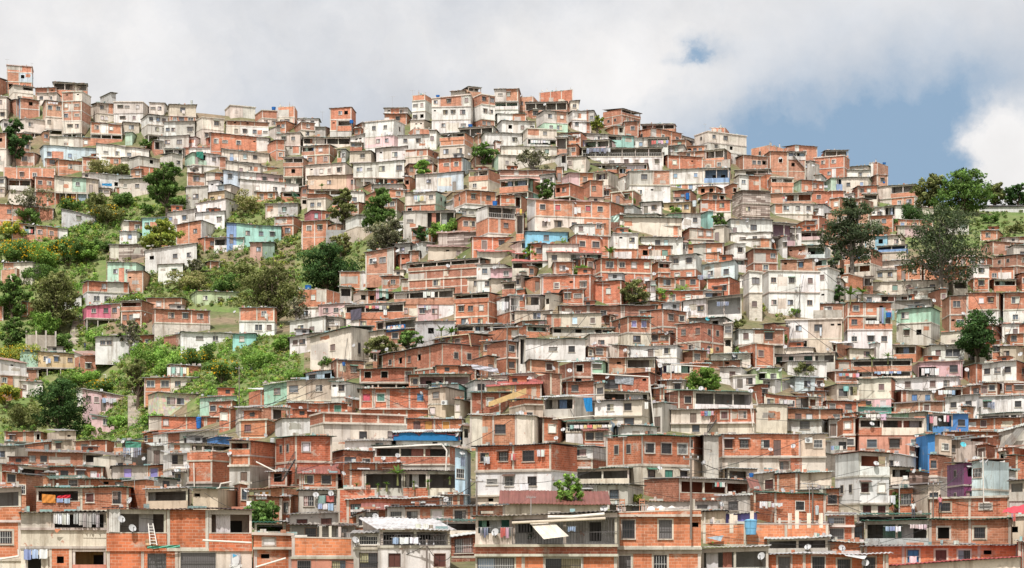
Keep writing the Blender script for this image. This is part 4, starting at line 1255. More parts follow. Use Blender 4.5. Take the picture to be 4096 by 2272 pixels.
def settle():
    """labels from the host house; several on one host are told apart by their place on it"""
    D = {}
    for r, noun, h, x, y in PEND: D.setdefault((noun, id(h) if h else (round(x/30), round(y/30))), []).append((x, y, r, h))
    used = {}
    for (noun, _), L in D.items():
        L.sort(key=lambda q: q[0])
        for j, (x, y, r, h) in enumerate(L):
            if h is not None and HN(h): wh = 'on the '+HN(h)
            else:
                near = min((q for q in HOUSES if HN(q)), key=lambda q: abs((q['x0']+q['x1'])/2-x)+abs((q['yt']+q['yb'])/2-y))
                dx = x-(near['x0']+near['x1'])/2; dy = y-(near['yt']+near['yb'])/2
                rel = 'left of' if dx < -abs(dy) else 'right of' if dx > abs(dy) else 'above' if dy < 0 else 'below'
                wh = rel+' the '+HN(near)
            pre = ''
            if len(L) == 2: pre = ('left ', 'right ')[j]
            elif len(L) > 2: pre = ('leftmost ' if j == 0 else 'rightmost ' if j == len(L)-1 else 'second ' if j == 1 else 'third ' if j == 2 else 'fourth ')
            t = pre+noun+' '+wh; w = t.split()[:16]
            while w[-1] in ('the','of','on','with','and','a','in','its','under','beside','to','by','over','between','large','dark','at','long','white','brick','above','two','three','cream','small'): w.pop()
            t = ' '.join(w)
            for alt in ('', ' (upper)', ):
                if t not in used: break
            used.setdefault(t, []).append(r); r['label'] = t
    for t, L in used.items():
        if len(L) > 1:
            L.sort(key=lambda o: o.location.x)
            for j, o in enumerate(L): o['label'] = (('left ', 'right ')[j] if len(L) == 2 else ('leftmost ', 'middle ', 'rightmost ')[min(j, 2)]) + ' '.join(t.split()[:15])
def dish(x, y, r, col=(.47,.47,.48), word='pale grey satellite dish'):
    root, k = place('satellite_dish', x, y, word, 'satellite dish', 'satellite dishes on the houses', off=.45)
    rr = max(.28, r*k*.5); R.seed(int(x*7+y*13))
    az = R.uniform(-.9, .9); el = R.uniform(.5, .9)
    M = Matrix.Rotation(az, 4, 'Z') @ Matrix.Rotation(math.pi/2-el+.15, 4, 'X')
    m = MB('paint', col); m.lathe([(0,.0),(rr*.35,.02*rr),(rr*.7,.10*rr),(rr,.22*rr)], 16); m.lathe([(rr,.22*rr),(rr*.7,.06*rr),(0,-.03*rr)], 16, col=tuple(v*.6 for v in col))
    m.xform(M); m.build('reflector', root)
    a = MB('paint', (.25,.25,.26)); a.tube(M @ Vector((0,-rr*.9,.2*rr)), M @ Vector((0,-rr*.15,rr*.95)), .025); a.tube(M @ Vector((0,-.2*rr,rr*.85)), M @ Vector((0,-.1*rr,rr*1.05)), .06); a.build('feed_arm', root)
    b = MB('paint', (.2,.2,.2)); b.tube((0,0,0), (0,.2,-.2*rr), .03); b.tube((0,.2,-.2*rr), (0,.25,-rr*1.4), .03); b.build('mount', root)
def tank(x, y, w, h, col=(.02,.13,.42), word='bright blue water tank', label=None, off=-.9):
    root, k = place('water_tank', x, y-.5, word, 'water tank', 'water tanks on the houses', off=off, label=label)
    r = w*k/2; hh = h*k
    m = MB('paint', col); m.lathe([(r*.78,0),(r*.82,.02),(r*.88,hh*.4),(r*.9,hh*.42),(r*.93,hh*.45),(r*.97,hh*.86),(r*1.0,hh*.88),(r*1.0,hh*.93)], 18); m.build('tank_body', root)
    l = MB('paint', tuple(min(1,v*1.15) for v in col)); l.lathe([(r*1.04,hh*.932),(r*1.04,hh*.965),(r*.5,hh*1.03),(.001,hh*1.04)], 18); l.build('lid', root)
CLOTH = dict(j=[(.05,.08,.2),(.09,.14,.3),(.03,.05,.12),(.2,.28,.42),(.5,.52,.58)], w=[(.72,.72,.72),(.66,.68,.74),(.6,.6,.58)],
  m=[(.55,.08,.1),(.08,.2,.5),(.7,.68,.66),(.6,.45,.1),(.1,.35,.3),(.55,.3,.45),(.1,.1,.12),(.68,.66,.62)], b=[(.06,.16,.42),(.2,.35,.6),(.65,.68,.72)],
  p=[(.6,.2,.32),(.65,.5,.55),(.7,.66,.66)], g=[(.34,.34,.34),(.45,.44,.42),(.28,.28,.29)])
def wash(x0, x1, y, h, style='m', n=0, word=None, off=.35):
    nm = word or {'j':'row of hanging jeans','w':'white washing on a line','m':'mixed coloured washing on a line','b':'blue and white washing on a line','p':'pink washing on a line','g':'grey curtain sheets'}[style]
    xm = (x0+x1)/2
    root, k = place('clothesline', xm, y+h*.4, nm, 'clothesline', 'washing hung out on the hillside', off=off)
    R.seed(int(x0*11+y*5)); W = (x1-x0)*k; H = h*k; zt = h*.4*k
    l = MB('paint', (.5,.5,.5)); l.tube((-W/2-.15,0,zt), (W/2+.15,0,zt), .012, n=4); l.build('line', root)
    n = n or max(2, min(14, int(W/.55))); x = -W/2; ws = [R.uniform(.7,1.3) for _ in range(n)]; tot = sum(ws)
    for q in ws:
        w = W*q/tot; c = jit(R.choice(CLOTH[style]), .15); hh = H*R.uniform(.6,1.0)
        m = MB('cloth', c); a, b = x+w*.05, x+w*.93; N_ = 4; P = []
        for i in range(N_+1):
            u = a+(b-a)*i/N_; P.append([(u, .05*math.sin(i*2.1+q*9)*(1+j)*.5, zt-hh*j/3-(R.uniform(0,.05) if j == 3 else 0)) for j in range(4)])
        split = style == 'j' and R.random() < .7
        for i in range(N_):
            for j in range(3):
                if split and j > 0 and i in (1,2) and not (i == 1 and False): 
                    s_ = .35 if i == 1 else -.35
                    A = [P[i][j], P[i+1][j], P[i+1][j+1], P[i][j+1]]; mx = P[2][j][0]
                    A = [tuple((p[0] if abs(p[0]-mx) > .01 else mx-(.08*w if i == 1 else -.08*w), p[1], p[2])) for p in A]; m.face(A, None); continue
                m.face([P[i][j], P[i+1][j], P[i+1][j+1], P[i][j+1]], None)
        m.build('garment', root); x += w
def antenna(x, yb, yt, word='thin television aerial'):
    root, k = place('tv_aerial', x, yb, word, 'aerial', 'television aerials', off=-.5)
    H = (yb-yt)*k; R.seed(int(x*3+yt)); m = MB('paint', (.35,.34,.33)); m.tube((0,0,-.3), (0,0,H), .03, .025); m.build('mast', root)
    a = MB('paint', (.5,.5,.5)); L = min(1.5, H*.5); az = R.uniform(-.5,.5); c, s = math.cos(az), math.sin(az); 
    a.tube((-L*.5*c,-L*.5*s,H*.98), (L*.5*c,L*.5*s,H*.98), .018)
    for i in range(6):
        u = -L*.5+L*i/5; e = .35-.03*i; a.tube((u*c-e*s*.4, u*s+e*c*.4, H*.98-e*.4), (u*c+e*s*.4, u*s-e*c*.4, H*.98+e*.4), .012, n=4)
    a.build('yagi_rods', root)
def pole(x, yb, yt, label, lamp=False):
    h = host(x, yb); p = on_front(h, x, yb, .6)[0] if h else ground(x, yb); k = p.y/F
    root = empty('utility_pole' if not lamp else 'street_lamp', p, 0, label, 'utility pole' if not lamp else 'street lamp', None if lamp else 'utility poles and masts'); H = (yb-yt)*k
    m = MB('bark' if not lamp else 'paint', (.20,.17,.15) if not lamp else (.5,.5,.5)); m.tube((0,0,-2), (0,0,H), .085 if not lamp else .06, .06 if not lamp else .045, 8); m.build('pole', root)
    if lamp:
        a = MB('paint', (.5,.5,.5)); a.tube((0,0,H), (.5,-.3,H+.7), .04); a.build('arm', root)
        a = MB('paint', (.7,.7,.68)); a.box(.3,.75,-.55,-.2,H+.62,H+1.0); a.lathe([(.17,0),(.12,-.12),(.01,-.16)], 10, (.52,-.37,H+.62)); a.build('lamp_head', root)
    else:
        a = MB('bark', (.2,.17,.15)); a.box(-.55,.55,-.09,-.0,H-.5,H-.41); a.build('crossarm', root)
        for u in (-.5,0,.5):
            a = MB('paint', (.4,.4,.42)); a.lathe([(.05,0),(.06,.1),(.03,.16),(.001,.17)], 8, (u,-.05,H-.41)); a.build('insulator', root)
    return root, H
def cable(pts, label, sag=.6):
    m = MB('paint', (.05,.05,.05)); P = [at(x, y, D) for x, y, D in pts]; o0 = P[0].copy()
    for a, b in zip(P, P[1:]):
        n = 8; pr = a
        for i in range(1, n+1):
            t = i/n; q = a.lerp(b, t); q.z -= sag*4*t*(1-t); m.tube(pr-o0, q-o0, .028, n=4); pr = q
    o = m.build('power_cable'); o.location = o0; tag(o, label, 'cable', 'overhead power cables')
def quad_thing(name, cat, label, pts, col, mat='cloth', thick=.0, off=.4, hostxy=None, group=None, wav=0.):
    """a hung sheet: four px corners (tl, tr, br, bl) on the front plane of the house they hang from"""
    cx = sum(p[0] for p in pts)/4; cy = sum(p[1] for p in pts)/4
    h = host(*(hostxy or (cx, cy))); P = []
    for i, (x, y) in enumerate(pts):
        o_ = off if not isinstance(off, (list, tuple)) else off[i]
        P.append(on_front(h, x, y, o_)[0] if h else ground(x, y))
    c = sum(P, Vector())/4; m = MB(mat, col); n = 8
    def lerp(u, v): return (P[0].lerp(P[1], u)).lerp(P[3].lerp(P[2], u), v)-c
    nr = (P[1]-P[0]).cross(P[3]-P[0]).normalized()
    G = [[lerp(i/n, j/n)+nr*(wav*math.sin(i*1.7+j)) for j in range(n+1)] for i in range(n+1)]
    for i in range(n):
        for j in range(n):
            m.face([G[i][j], G[i+1][j], G[i+1][j+1], G[i][j+1]], None, tuple(v*(1+.08*math.sin(i*2.3)) for v in col))
    o = m.build(name); o.location = c; return tag(o, label, cat, group), P, nr

# ------------------------------------------------------------------ trees, shrubs and scrub
def leaf_quads(m, c, rad, n, size, cols, rnd, flat=.8, up=0.25):
    for _ in range(n):
        while True:
            p = Vector((rnd.uniform(-1,1), rnd.uniform(-1,1), rnd.uniform(-1,1)))
            if .25 < p.length < 1: break
        p = p*(.55+.45*rnd.random())/max(.5, p.length)*min(1, p.length+.35)
        q = Vector((c[0]+p.x*rad[0], c[1]+p.y*rad[1], c[2]+p.z*rad[2]))
        nr = (p.normalized()*.7 + Vector((rnd.gauss(0,.5), rnd.gauss(0,.5), rnd.gauss(up,.5)))).normalized()
        u = nr.orthogonal().normalized(); w = nr.cross(u); a = rnd.uniform(0, 6.28); u, w = u*math.cos(a)+w*math.sin(a), w*math.cos(a)-u*math.sin(a)
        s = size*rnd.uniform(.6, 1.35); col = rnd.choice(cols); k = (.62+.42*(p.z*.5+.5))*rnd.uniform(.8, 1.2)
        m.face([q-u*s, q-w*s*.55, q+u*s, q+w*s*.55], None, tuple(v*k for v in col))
GREEN = {k: [tuple(min(1,u*q) for u, q in zip(v, (2.1,2.15,2.0))) for v in L] for k, L in dict(dark=[(.026,.050,.021),(.036,.066,.026),(.052,.088,.033)], mid=[(.05,.085,.028),(.07,.115,.036),(.095,.14,.045)], light=[(.08,.14,.035),(.11,.18,.045),(.15,.21,.055)],
  olive=[(.075,.085,.036),(.10,.105,.045),(.13,.13,.06)], grey=[(.085,.09,.06),(.12,.115,.08),(.15,.135,.10)], yel=[(.10,.13,.03),(.15,.17,.04),(.20,.20,.05)], gum=[(.038,.052,.032),(.052,.068,.04),(.07,.082,.05)], dry=[(.15,.14,.07),(.2,.17,.09),(.12,.13,.05)]).items()}
def ground_at(x, y, D=None): return at(x, y, D or depth(x, y))
def tree(x, yb, yt, wpx, style, label, crown=.72, dens=1.0, lobes=9, name='tree', group='trees on the hillside', lean=0., Dadd=-1.0, bare=0, off=None):
    rnd = random.Random(int(x*13+yb*7)); D = depth(x, yb)+Dadd; p = at(x, yb, D); k = D/F
    H = (yb-yt)*k; W = wpx*k; root = empty(name, p, 0, label, 'tree', group)
    t = MB('bark', (.10,.075,.055) if style not in ('gum','grey') else (.16,.14,.12)); c = MB('leaf')
    ch = H*crown; cz = H-ch/2; tr = max(.12, .022*H+.1)
    fork = Vector((lean*W*.3, 0, max(.6, H-ch*.92)))
    t.tube((0,0,-1.0), (0,0,.3), tr*1.5, tr*1.1, 8); t.tube((0,0,.3), fork, tr*1.1, tr*.8, 8)
    L = []
    for i in range(lobes):
        a = 6.28*i/lobes*2.4+rnd.uniform(-.4,.4); f = (i+.5)/lobes
        zz = cz+ch*(f-.5)*.78; env = math.sin(math.pi*min(1, max(.12, f*.84+.14)))**.6
        rr = W*.5*env*rnd.uniform(.35, .72); rad = W*rnd.uniform(.17, .27)*(.75+.5*env)
        L.append((Vector((rr*math.cos(a)+lean*W*.3*f, rr*math.sin(a)*.8, zz)), rad))
    L.append((Vector((lean*W*.2, 0, cz)), W*.24)); L.append((Vector((lean*W*.3, 0, H-W*.14)), W*.16))
    px_area = wpx*(yb-yt)*crown; n = int(min(9000, max(250, px_area*4.6*dens))); size = max(.14, min(.42, 1.25*k))
    tv = sum(r**2 for _, r in L)
    for q, r in L:
        mid = fork.lerp(q, .55)+Vector((rnd.uniform(-.3,.3), rnd.uniform(-.3,.3), -r*.25))
        t.tube(fork, mid, tr*.55, tr*.35, 6); t.tube(mid, q, tr*.35, tr*.12, 5)
        for _ in range(3):
            e = q+Vector((rnd.uniform(-1,1), rnd.uniform(-1,1), rnd.uniform(-.5,1)))*r*.8; t.tube(mid.lerp(q,.6), e, tr*.16, tr*.05, 4)
        cols = GREEN[style] if rnd.random() < .8 else [tuple(v*.7 for v in g) for g in GREEN[style]]
        nn = int(n*r*r/tv); sub = max(4, int(nn/38))
        for _ in range(sub):
            v = Vector((rnd.gauss(0,1), rnd.gauss(0,1), rnd.gauss(0,1))).normalized()*rnd.uniform(.45, 1.0)
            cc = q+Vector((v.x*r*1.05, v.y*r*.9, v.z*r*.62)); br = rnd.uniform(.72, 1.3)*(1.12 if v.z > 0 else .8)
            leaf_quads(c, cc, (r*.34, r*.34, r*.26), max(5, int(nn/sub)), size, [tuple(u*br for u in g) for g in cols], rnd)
    for i in range(bare):
        a = rnd.uniform(-1.3, 1.3); l = W*rnd.uniform(.25,.5); q = fork+Vector((0,0,rnd.uniform(-.1,.4)*ch)); pr = q; d = Vector((math.sin(a), rnd.uniform(-.4,.4), .45)); th = tr*.4
        for j in range(5):
            nx = pr+d.normalized()*l/5; t.tube(pr, nx, th, th*.75, 5); 
            if j > 1: t.tube(nx, nx+Vector((rnd.uniform(-1,1), rnd.uniform(-.5,.5), rnd.uniform(.0,1)))*l*.2, th*.5, th*.15, 4)
            pr = nx; th *= .75; d += Vector((rnd.uniform(-.6,.6), rnd.uniform(-.3,.3), rnd.uniform(-.35,.3)))
    t.build('trunk', root); c.build('crown', root); return root
def shrub(x, yb, w, h, style, label, flowers=False, name='shrub', group='shrubs on the green slope'):
    rnd = random.Random(int(x*17+yb*5)); D = depth(x, yb)-.6; p = at(x, yb, D); k = D/F; W = w*k; H = h*k
    root = empty(name, p, 0, label, 'shrub', group); st = MB('bark', (.12,.09,.06)); c = MB('leaf')
    size = max(.12, min(.34, 1.1*k)); n = int(min(3600, max(150, w*h*5.5)))
    nl = 7
    for i in range(nl):
        q = Vector((W*.36*math.cos(i*2.4)*rnd.uniform(.4,1), W*.3*math.sin(i*2.4), H*rnd.uniform(.22,.72))); r = W*rnd.uniform(.16,.24)
        st.tube((0,0,-.5), q*.8, .06, .02, 5); br = rnd.uniform(.75,1.25)
        for _ in range(4):
            cc = q+Vector((rnd.gauss(0,.5),rnd.gauss(0,.5),rnd.gauss(0,.4)))*r
            leaf_quads(c, cc, (r*.75, r*.75, min(r*.7, H*.26)), n//(nl*4), size, [tuple(u*br for u in g) for g in GREEN[style]], rnd)
    st.build('stem', root); c.build('foliage', root)
    if flowers:
        f = MB('leaf')
        for _ in range(int(w*h*.16)):
            a = rnd.uniform(0,6.28); r_ = rnd.uniform(.1,.52)*W; z = H*rnd.uniform(.35,1.0)
            leaf_quads(f, (r_*math.cos(a), -abs(r_*math.sin(a)), z*(1-.35*(r_/W)**1)), (.12,.12,.12), 2, size*.75, [(.75,.42,.02),(.85,.55,.05)], rnd)
        tag(f.build('flowers', root), kind='stuff')
def banana(x, yb, h, label, n=9, name='banana_plant', w=1.0):
    rnd = random.Random(int(x*3+yb)); D = depth(x, yb)-.8; hh = host(x, yb)
    p = on_front(hh, x, yb, .5)[0] if hh and hh['D'] < D+3 else at(x, yb, D); k = p.y/F; H = h*k
    root = empty(name, p, 0, label, 'plant', 'broad leaved plants among the houses'); st = MB('bark', (.16,.17,.07)); lf = MB('leaf')
    st.tube((0,0,-.4), (0,0,H*.5), .12, .08, 7)
    for i in range(n):
        a = 6.28*i/n+rnd.uniform(-.3,.3); el = rnd.uniform(.5,1.25); L = H*rnd.uniform(.5,.72)*w; pr = Vector((0,0,H*.42)); d = Vector((math.cos(a)*math.cos(el), math.sin(a)*math.cos(el), math.sin(el))); wd = L*.13
        col = tuple(v*rnd.uniform(.8,1.25) for v in (.11,.19,.045)); s = d.cross(Vector((0,0,1))).normalized()
        for j in range(6):
            nx = pr+d*L/6; w0 = wd*math.sin(math.pi*min(1,(j+.3)/6.2)); w1 = wd*math.sin(math.pi*min(1,(j+1.3)/6.4))
            if j == 5: w1 = .02
            for sg in (-1,1): lf.face([pr, nx, nx+s*sg*w1-Vector((0,0,w1*.35)), pr+s*sg*w0-Vector((0,0,w0*.35))], None, col)
            pr = nx; d = (d-Vector((0,0,.22))).normalized()
    st.build('stem', root); lf.build('leaves', root)

T_ = tree
T_(167,220,160,42,'mid','tall bushy tree with gap in crown beside mint awning house, upper left',.85,lobes=11)
T_(161,258,217,36,'yel','yellow green round tree beside turquoise cottage, left slope',.9)
T_(344,231,187,26,'olive','narrow olive tree in front of cream house, left of twin tall trees',.85)
T_(380,242,186,35,'mid','tall dense green tree, left centre',.92,lobes=11)
T_(388,262,215,44,'grey','wide greyish drooping tree below the tall dense tree, left centre',.9,dens=.9)
T_(327,294,240,58,'dark','large dark spreading tree at foot of the ravine, left centre',.95,lobes=13)
T_(272,324,259,66,'olive','largest olive green round tree beside two storey brick house, left of centre',.97,lobes=14)
T_(422,186,159,21,'light','small bright green round tree beside arched tan house',.9)
T_(484,167,142,26,'mid','low green tree beside long cream house on central slope',.8)
T_(533,178,148,44,'grey','thin nearly leafless tree in front of long cream house',.75,dens=.28,bare=5)
T_(546,201,180,21,'mid','round bush tree beside green walled porch, centre',.97)
T_(597,136,115,16,'yel','small yellow green tree on central ridge between houses',.9)
T_(14,164,117,29,'dark','tall dark tree at left edge below the ridge',.92)
T_(852,291,195,58,'gum','tall dark tree with thick trunk and tiered crown, right',.70,dens=1.25,lobes=13)
T_(941,300,205,86,'gum','wide open eucalyptus with bare grey limbs, far right',.80,dens=.8,lobes=14,bare=10)
T_(933,212,174,36,'olive','pale leafy tree beside green roofed ridge house, right skyline',.97,lobes=11)
T_(963,214,167,56,'mid','large round dark tree on the right skyline',.96,dens=.85,lobes=17)
T_(995,206,184,30,'olive','medium dark tree right of the large skyline tree',.95)
T_(1018,207,183,30,'dark','dark tree cut by the right edge of picture on the skyline',.95)
T_(978,366,309,46,'dark','dark forked tree beside white corner house, right',.88,lobes=11)
T_(706,396,367,39,'light','dense round green tree behind veranda house, right of centre',.95)
T_(632,308,282,38,'olive','loose olive tree beside cream house, centre right',.88,dens=.7)
T_(380,362,335,37,'olive','low wide olive tree beside lean to house, centre',.97)
T_(408,351,329,24,'mid','small dark green round tree right of the low olive tree',.97)
T_(59,436,376,60,'dark','big dense dark tree below yellow stilted house, lower left',.97,lobes=14)
T_(12,318,273,32,'mid','leafy tree at the left edge beside brick sheds',.95)
T_(55,330,268,52,'olive','broad dark olive tree by hillside stairs, left',.92,lobes=12)
T_(13,350,316,28,'mid','round tree left of the posted grey wall',.97)
T_(260,534,502,44,'mid','dense round tree beside orange framed window house, bottom left',.95)
T_(569,517,472,38,'light','young slender tree with airy crown before white wall, bottom centre',.82,dens=.35,lobes=8)
T_(30,220,186,42,'grey','leafless twisted tree beside patched pale house, left',.75,dens=.22,bare=6)
T_(130,352,318,30,'grey','thin half bare tree on green slope above rubble house',.8,dens=.3,bare=4)
T_(138,408,356,30,'olive','loose tree with bare twigs left of half cream rubble house',.85,dens=.5,bare=3)
T_(581,280,264,19,'light','small round tree in front of big brick house, centre',.95)
T_(719,233,212,15,'mid','small leafy tree beside mint narrow house, right centre',.9)
T_(676,218,207,12,'light','small bright tree before low yellow cottage, right centre',.85)
T_(420,242,225,14,'dark','small dark tree right of mint fronted porch house',.95)
T_(835,300,245,19,'gum','narrow dark ivy clad tree against thick trunk, right',.97)
T_(838,304,284,12,'dark','clipped round dark bush beside banana clump, right',.98)
T_(296,325,296,22,'grey','thin grey twig bush above two storey house on bare earth',.8,dens=.35,bare=3)
T_(341,256,233,30,'dry','dry brown bush below olive tree, left centre',.95,dens=.6)
T_(529,262,243,14,'light','bright sapling beside sky blue cottage, centre',.9)
T_(535,254,241,10,'olive','little palm like tree by pink roof, centre',.6)
T_(208,212,198,26,'dry','dry bush below long mint white house, left',.95,dens=.6)
T_(196,274,258,22,'grey','grey brown bush right of long white house, left slope',.95,dens=.6)
S_ = shrub
S_(70,210,18,15,'mid','green shrub with yellow blooms under the cream stilt house',True)
S_(108,222,34,18,'olive','wide shrub with orange yellow flowers, upper left slope',True)
S_(122,206,26,14,'mid','dark green shrub left of tall bushy tree, upper left')
S_(95,206,24,12,'olive','low olive shrub beside the stilt house posts')
S_(148,213,14,14,'mid','small green shrub beside banana leaves, upper left')
S_(30,222,22,14,'mid','shrub under leafless tree at left edge')
S_(12,240,30,20,'yel','yellow flowered shrub at left edge above brick post house',True)
S_(15,262,40,24,'mid','large shrub with orange flowers at left edge',True)
S_(42,268,40,24,'light','broad flowering shrub in the middle of left thicket',True)
S_(68,264,36,26,'mid','shrub with clusters of orange flowers, right of left thicket',True)
S_(86,262,22,28,'light','bright green shrub closing the left thicket')
S_(40,282,36,14,'mid','low shrub below left flowering thicket')
S_(104,250,22,12,'mid','green shrub above plank shack, left slope')
S_(44,334,30,22,'light','green shrub below broad olive tree, left')
S_(62,348,24,18,'mid','shrub beside posted grey wall')
S_(18,370,50,26,'yel','yellow flowering shrub over brick cottage at left edge',True)
S_(6,408,26,26,'yel','yellow flowering shrub below left edge cottage',True)
S_(22,424,40,22,'olive','shrub at lower left under white cottage')
S_(98,346,28,14,'light','bright shrub in front of magenta pink house')
S_(124,346,16,14,'light','small bright shrub right of the magenta pink house')
S_(150,366,42,20,'light','broad leafy shrub above upper washing room')
S_(172,376,40,22,'light','bright green shrub left of upper washing room')
S_(196,366,36,18,'mid','shrub with yellow flowers above upper washing room',True)
S_(222,382,34,24,'mid','shrub with orange flowers beside two storey washing house',True)
S_(216,404,24,12,'light','low bright shrub right of half cream house')
S_(258,366,34,16,'light','shrub above maroon roofed house, left centre')
S_(284,350,30,18,'light','bright shrub at the foot of pale slope, left centre')
S_(84,386,40,16,'light','bright grass shrub below yellow stilted house')
S_(102,394,30,16,'mid','shrub with yellow flowers right of half plastered cottage',True)
S_(152,424,22,12,'light','green shrub below rubble house')
S_(120,428,26,14,'light','shrub beside the lower stone steps')
S_(92,436,22,14,'light','small shrub right of big dense dark tree')
S_(240,276,26,14,'olive','olive shrub below turquoise house, left centre')
S_(190,288,40,16,'dry','dry shrub above lime green cottage')
S_(225,292,30,20,'mid','green shrub left of largest olive tree')
S_(245,210,40,14,'dry','dry grass shrub above brick gable house')
S_(98,176,40,12,'dry','dry grassy shrub below long white house, upper left')
S_(120,176,20,12,'olive','olive shrub beside brick banded wall, upper left')
S_(146,148,12,10,'mid','small shrub below arched opening house')
S_(444,236,32,14,'light','grassy bright shrub right of mint fronted porch house')
S_(345,336,14,12,'light','green shrub hanging by blank cream house')
S_(328,368,16,15,'mid','white flowered shrub under tall blank cream house')
S_(300,384,34,12,'light','bright shrub above sand coloured house')
S_(308,345,10,20,'dark','dark climbing shrub left of blank cream house')
S_(630,204,12,10,'light','pale shrub beside half cement house')
S_(624,235,12,9,'light','bright shrub on retaining wall, centre')
S_(683,249,18,10,'light','grassy shrub beside blue barrel cottage')
S_(648,252,12,6,'light','low shrub above brick gable house, centre')
S_(662,297,20,7,'light','green climber left on the wall above plant filled porch')
S_(682,294,12,7,'light','green climber right on the wall above plant filled porch')
S_(737,328,16,10,'olive','shrub on bare bank below grey block tower')
S_(742,354,16,8,'mid','shrub under concrete stilts, right centre')
S_(779,346,16,14,'mid','climbing shrub beside white and tan twin house')
S_(803,374,26,10,'olive','grassy shrub below turquoise walled porch')
S_(831,310,10,8,'mid','shrub below large white two storey house')
S_(796,315,10,7,'light','shrub on the bare bank under large white house')
S_(915,226,30,20,'dark','dark shrub mass under right skyline trees')
S_(890,228,16,12,'mid','shrub between ridge house and the right skyline trees')
S_(990,222,20,7,'mid','shrub on the grassy hill at far right')
S_(1014,232,20,8,'olive','olive shrub on grassy hill near right edge')
S_(896,512,20,26,'mid','leafy vine shrub beside street lamp, lower right')
S_(638,505,10,12,'yel','yellow leaved shrub against stained wall, bottom centre')
S_(702,512,10,10,'mid','small palm like shrub beside roof dishes, bottom centre')
S_(40,560,9,10,'dry','dry pot plant in the dark opening, bottom left',name='pot_plant')
banana(143,213,14,'banana leaves left of tall bushy tree, upper left')
banana(120,386,12,'banana plant beside half bare tree, left slope')
banana(850,303,18,'left banana clump above three storey washing house, right',12)
banana(862,300,17,'right banana clump above three storey washing house, right',12)
banana(453,340,16,'tall banana plant over zinc shack, centre',12)
banana(443,338,15,'left banana plant over zinc shack, centre',10)
banana(609,259,14,'palm bush behind big two storey brick house, centre',16,w=1.2)
banana(872,365,12,'banana plant on long brick terrace, right',8)
banana(888,362,12,'leafy climber plant on long brick terrace, right',10)
banana(322,190,8,'palm leaves beside brick tower base, left centre',9)
banana(398,482,19,'tall dry potted palm on the planted terrace',9,name='potted_palm')
for i,(x,y,h) in enumerate(((357,488,7),(367,488,6),(378,488,6),(387,488,8),(414,486,6),(428,486,8),(450,481,5))):
    banana(x, y, h, ('first','second','third','fourth','fifth','sixth','seventh')[i]+' small potted plant from the left on the planted terrace', 12, name='potted_plant')
def scrub():
    rnd = random.Random(5); m = MB('leaf')
    REG = [((0,222,98,292),700,'light'),((60,198,190,240),520,'light'),((0,296,96,400),620,'light'),((108,336,300,394),1500,'light'),((84,384,160,440),560,'light'),((192,196,300,232),300,'olive'),((150,268,250,306),420,'olive'),((104,296,150,340),120,'light'),((190,224,300,300),420,'olive'),((196,236,300,304),300,'mid'),((60,236,130,262),160,'olive'),((110,262,160,300),120,'light'),
           ((296,238,402,282),200,'olive'),((886,206,1024,262),700,'grass'),((0,390,80,440),200,'olive'),((196,390,250,410),80,'light'),((260,290,330,360),60,'dry'),((100,166,130,184),60,'dry'),((110,296,150,350),90,'mid'),((440,225,470,245),40,'light'),
           ((520,240,580,262),30,'light'),((740,300,800,320),50,'dry')]
    for (x0,y0,x1,y1), n, st in REG:
        for _ in range(n):
            x = rnd.uniform(x0,x1); y = rnd.uniform(y0,y1)
            if y < ridge(x)+3: continue
            if st == 'grass' and x < 880+(y-206)*1.1: continue
            p = ground(x, y); k = mpp(x,y); r = rnd.uniform(1.6,4.2)*k; s = st
            if st == 'grass': r = rnd.uniform(.8,3)*k; cols = [(.13,.16,.05),(.17,.19,.07),(.10,.14,.04)] if rnd.random() < .7 else GREEN['mid']; 
            else: cols = GREEN[rnd.choice([s,s,s,s,'mid','light','yel','olive','dry'])]
            br = rnd.uniform(.7,1.3)
            leaf_quads(m, (p.x,p.y,p.z+r*.3), (r,r,r*(.7 if st != 'grass' else .3)), 26 if st != 'grass' else 14, max(.12,1.0*k), [tuple(v*br for v in g) for g in cols], rnd)
    # weeds in the cracks between the houses
    for _ in range(900):
        x = rnd.uniform(0,1024); y = rnd.uniform(150,545)
        if y < ridge(x)+8: continue
        p = ground(x, y); k = mpp(x,y); r = rnd.uniform(1,2.6)*k
        leaf_quads(m, (p.x,p.y-.3,p.z+r*.3), (r,r,r*.7), 10, .9*k, GREEN[rnd.choice(['mid','light','olive','dry','dry'])], rnd)
    tag(m.build('undergrowth'), 'low green scrub and weeds covering the open slopes', 'undergrowth', kind='stuff')
scrub()

HIDDEN = {'right pale grey satellite dish left of the red brick house under long patched tin roof', 'pale grey satellite dish right of the brick cottage with twin dark windows under blue balcony', 'white capped round tank on right ridge', 'row of hanging jeans below the big brick terrace under long black green canopy', 'pale grey satellite dish on the white and grey stained house below dark timber shelter', 'dry pot plant in the dark opening, bottom left', 'person in white shirt on orange railed terrace, right', 'left white downpipe on ridge brick house', 'slim blue barrel beside pale pink cottage, left centre', 'bright blue water tank on the white cottage with two windows below pink balcony house', 'right thin television aerial on the large white three storey block on the central skyline', 'pale grey satellite dish below the white row house with two blue windows over a block', 'bare grey retaining wall with weeds, right centre', 'person in dark clothes on orange railed terrace, right', 'left thin television aerial on the large white three storey block on the central skyline', 'blue tub behind leafless tree at left edge', 'dark stone wall under pilotis, right centre', 'small palm like shrub beside roof dishes, bottom centre'}
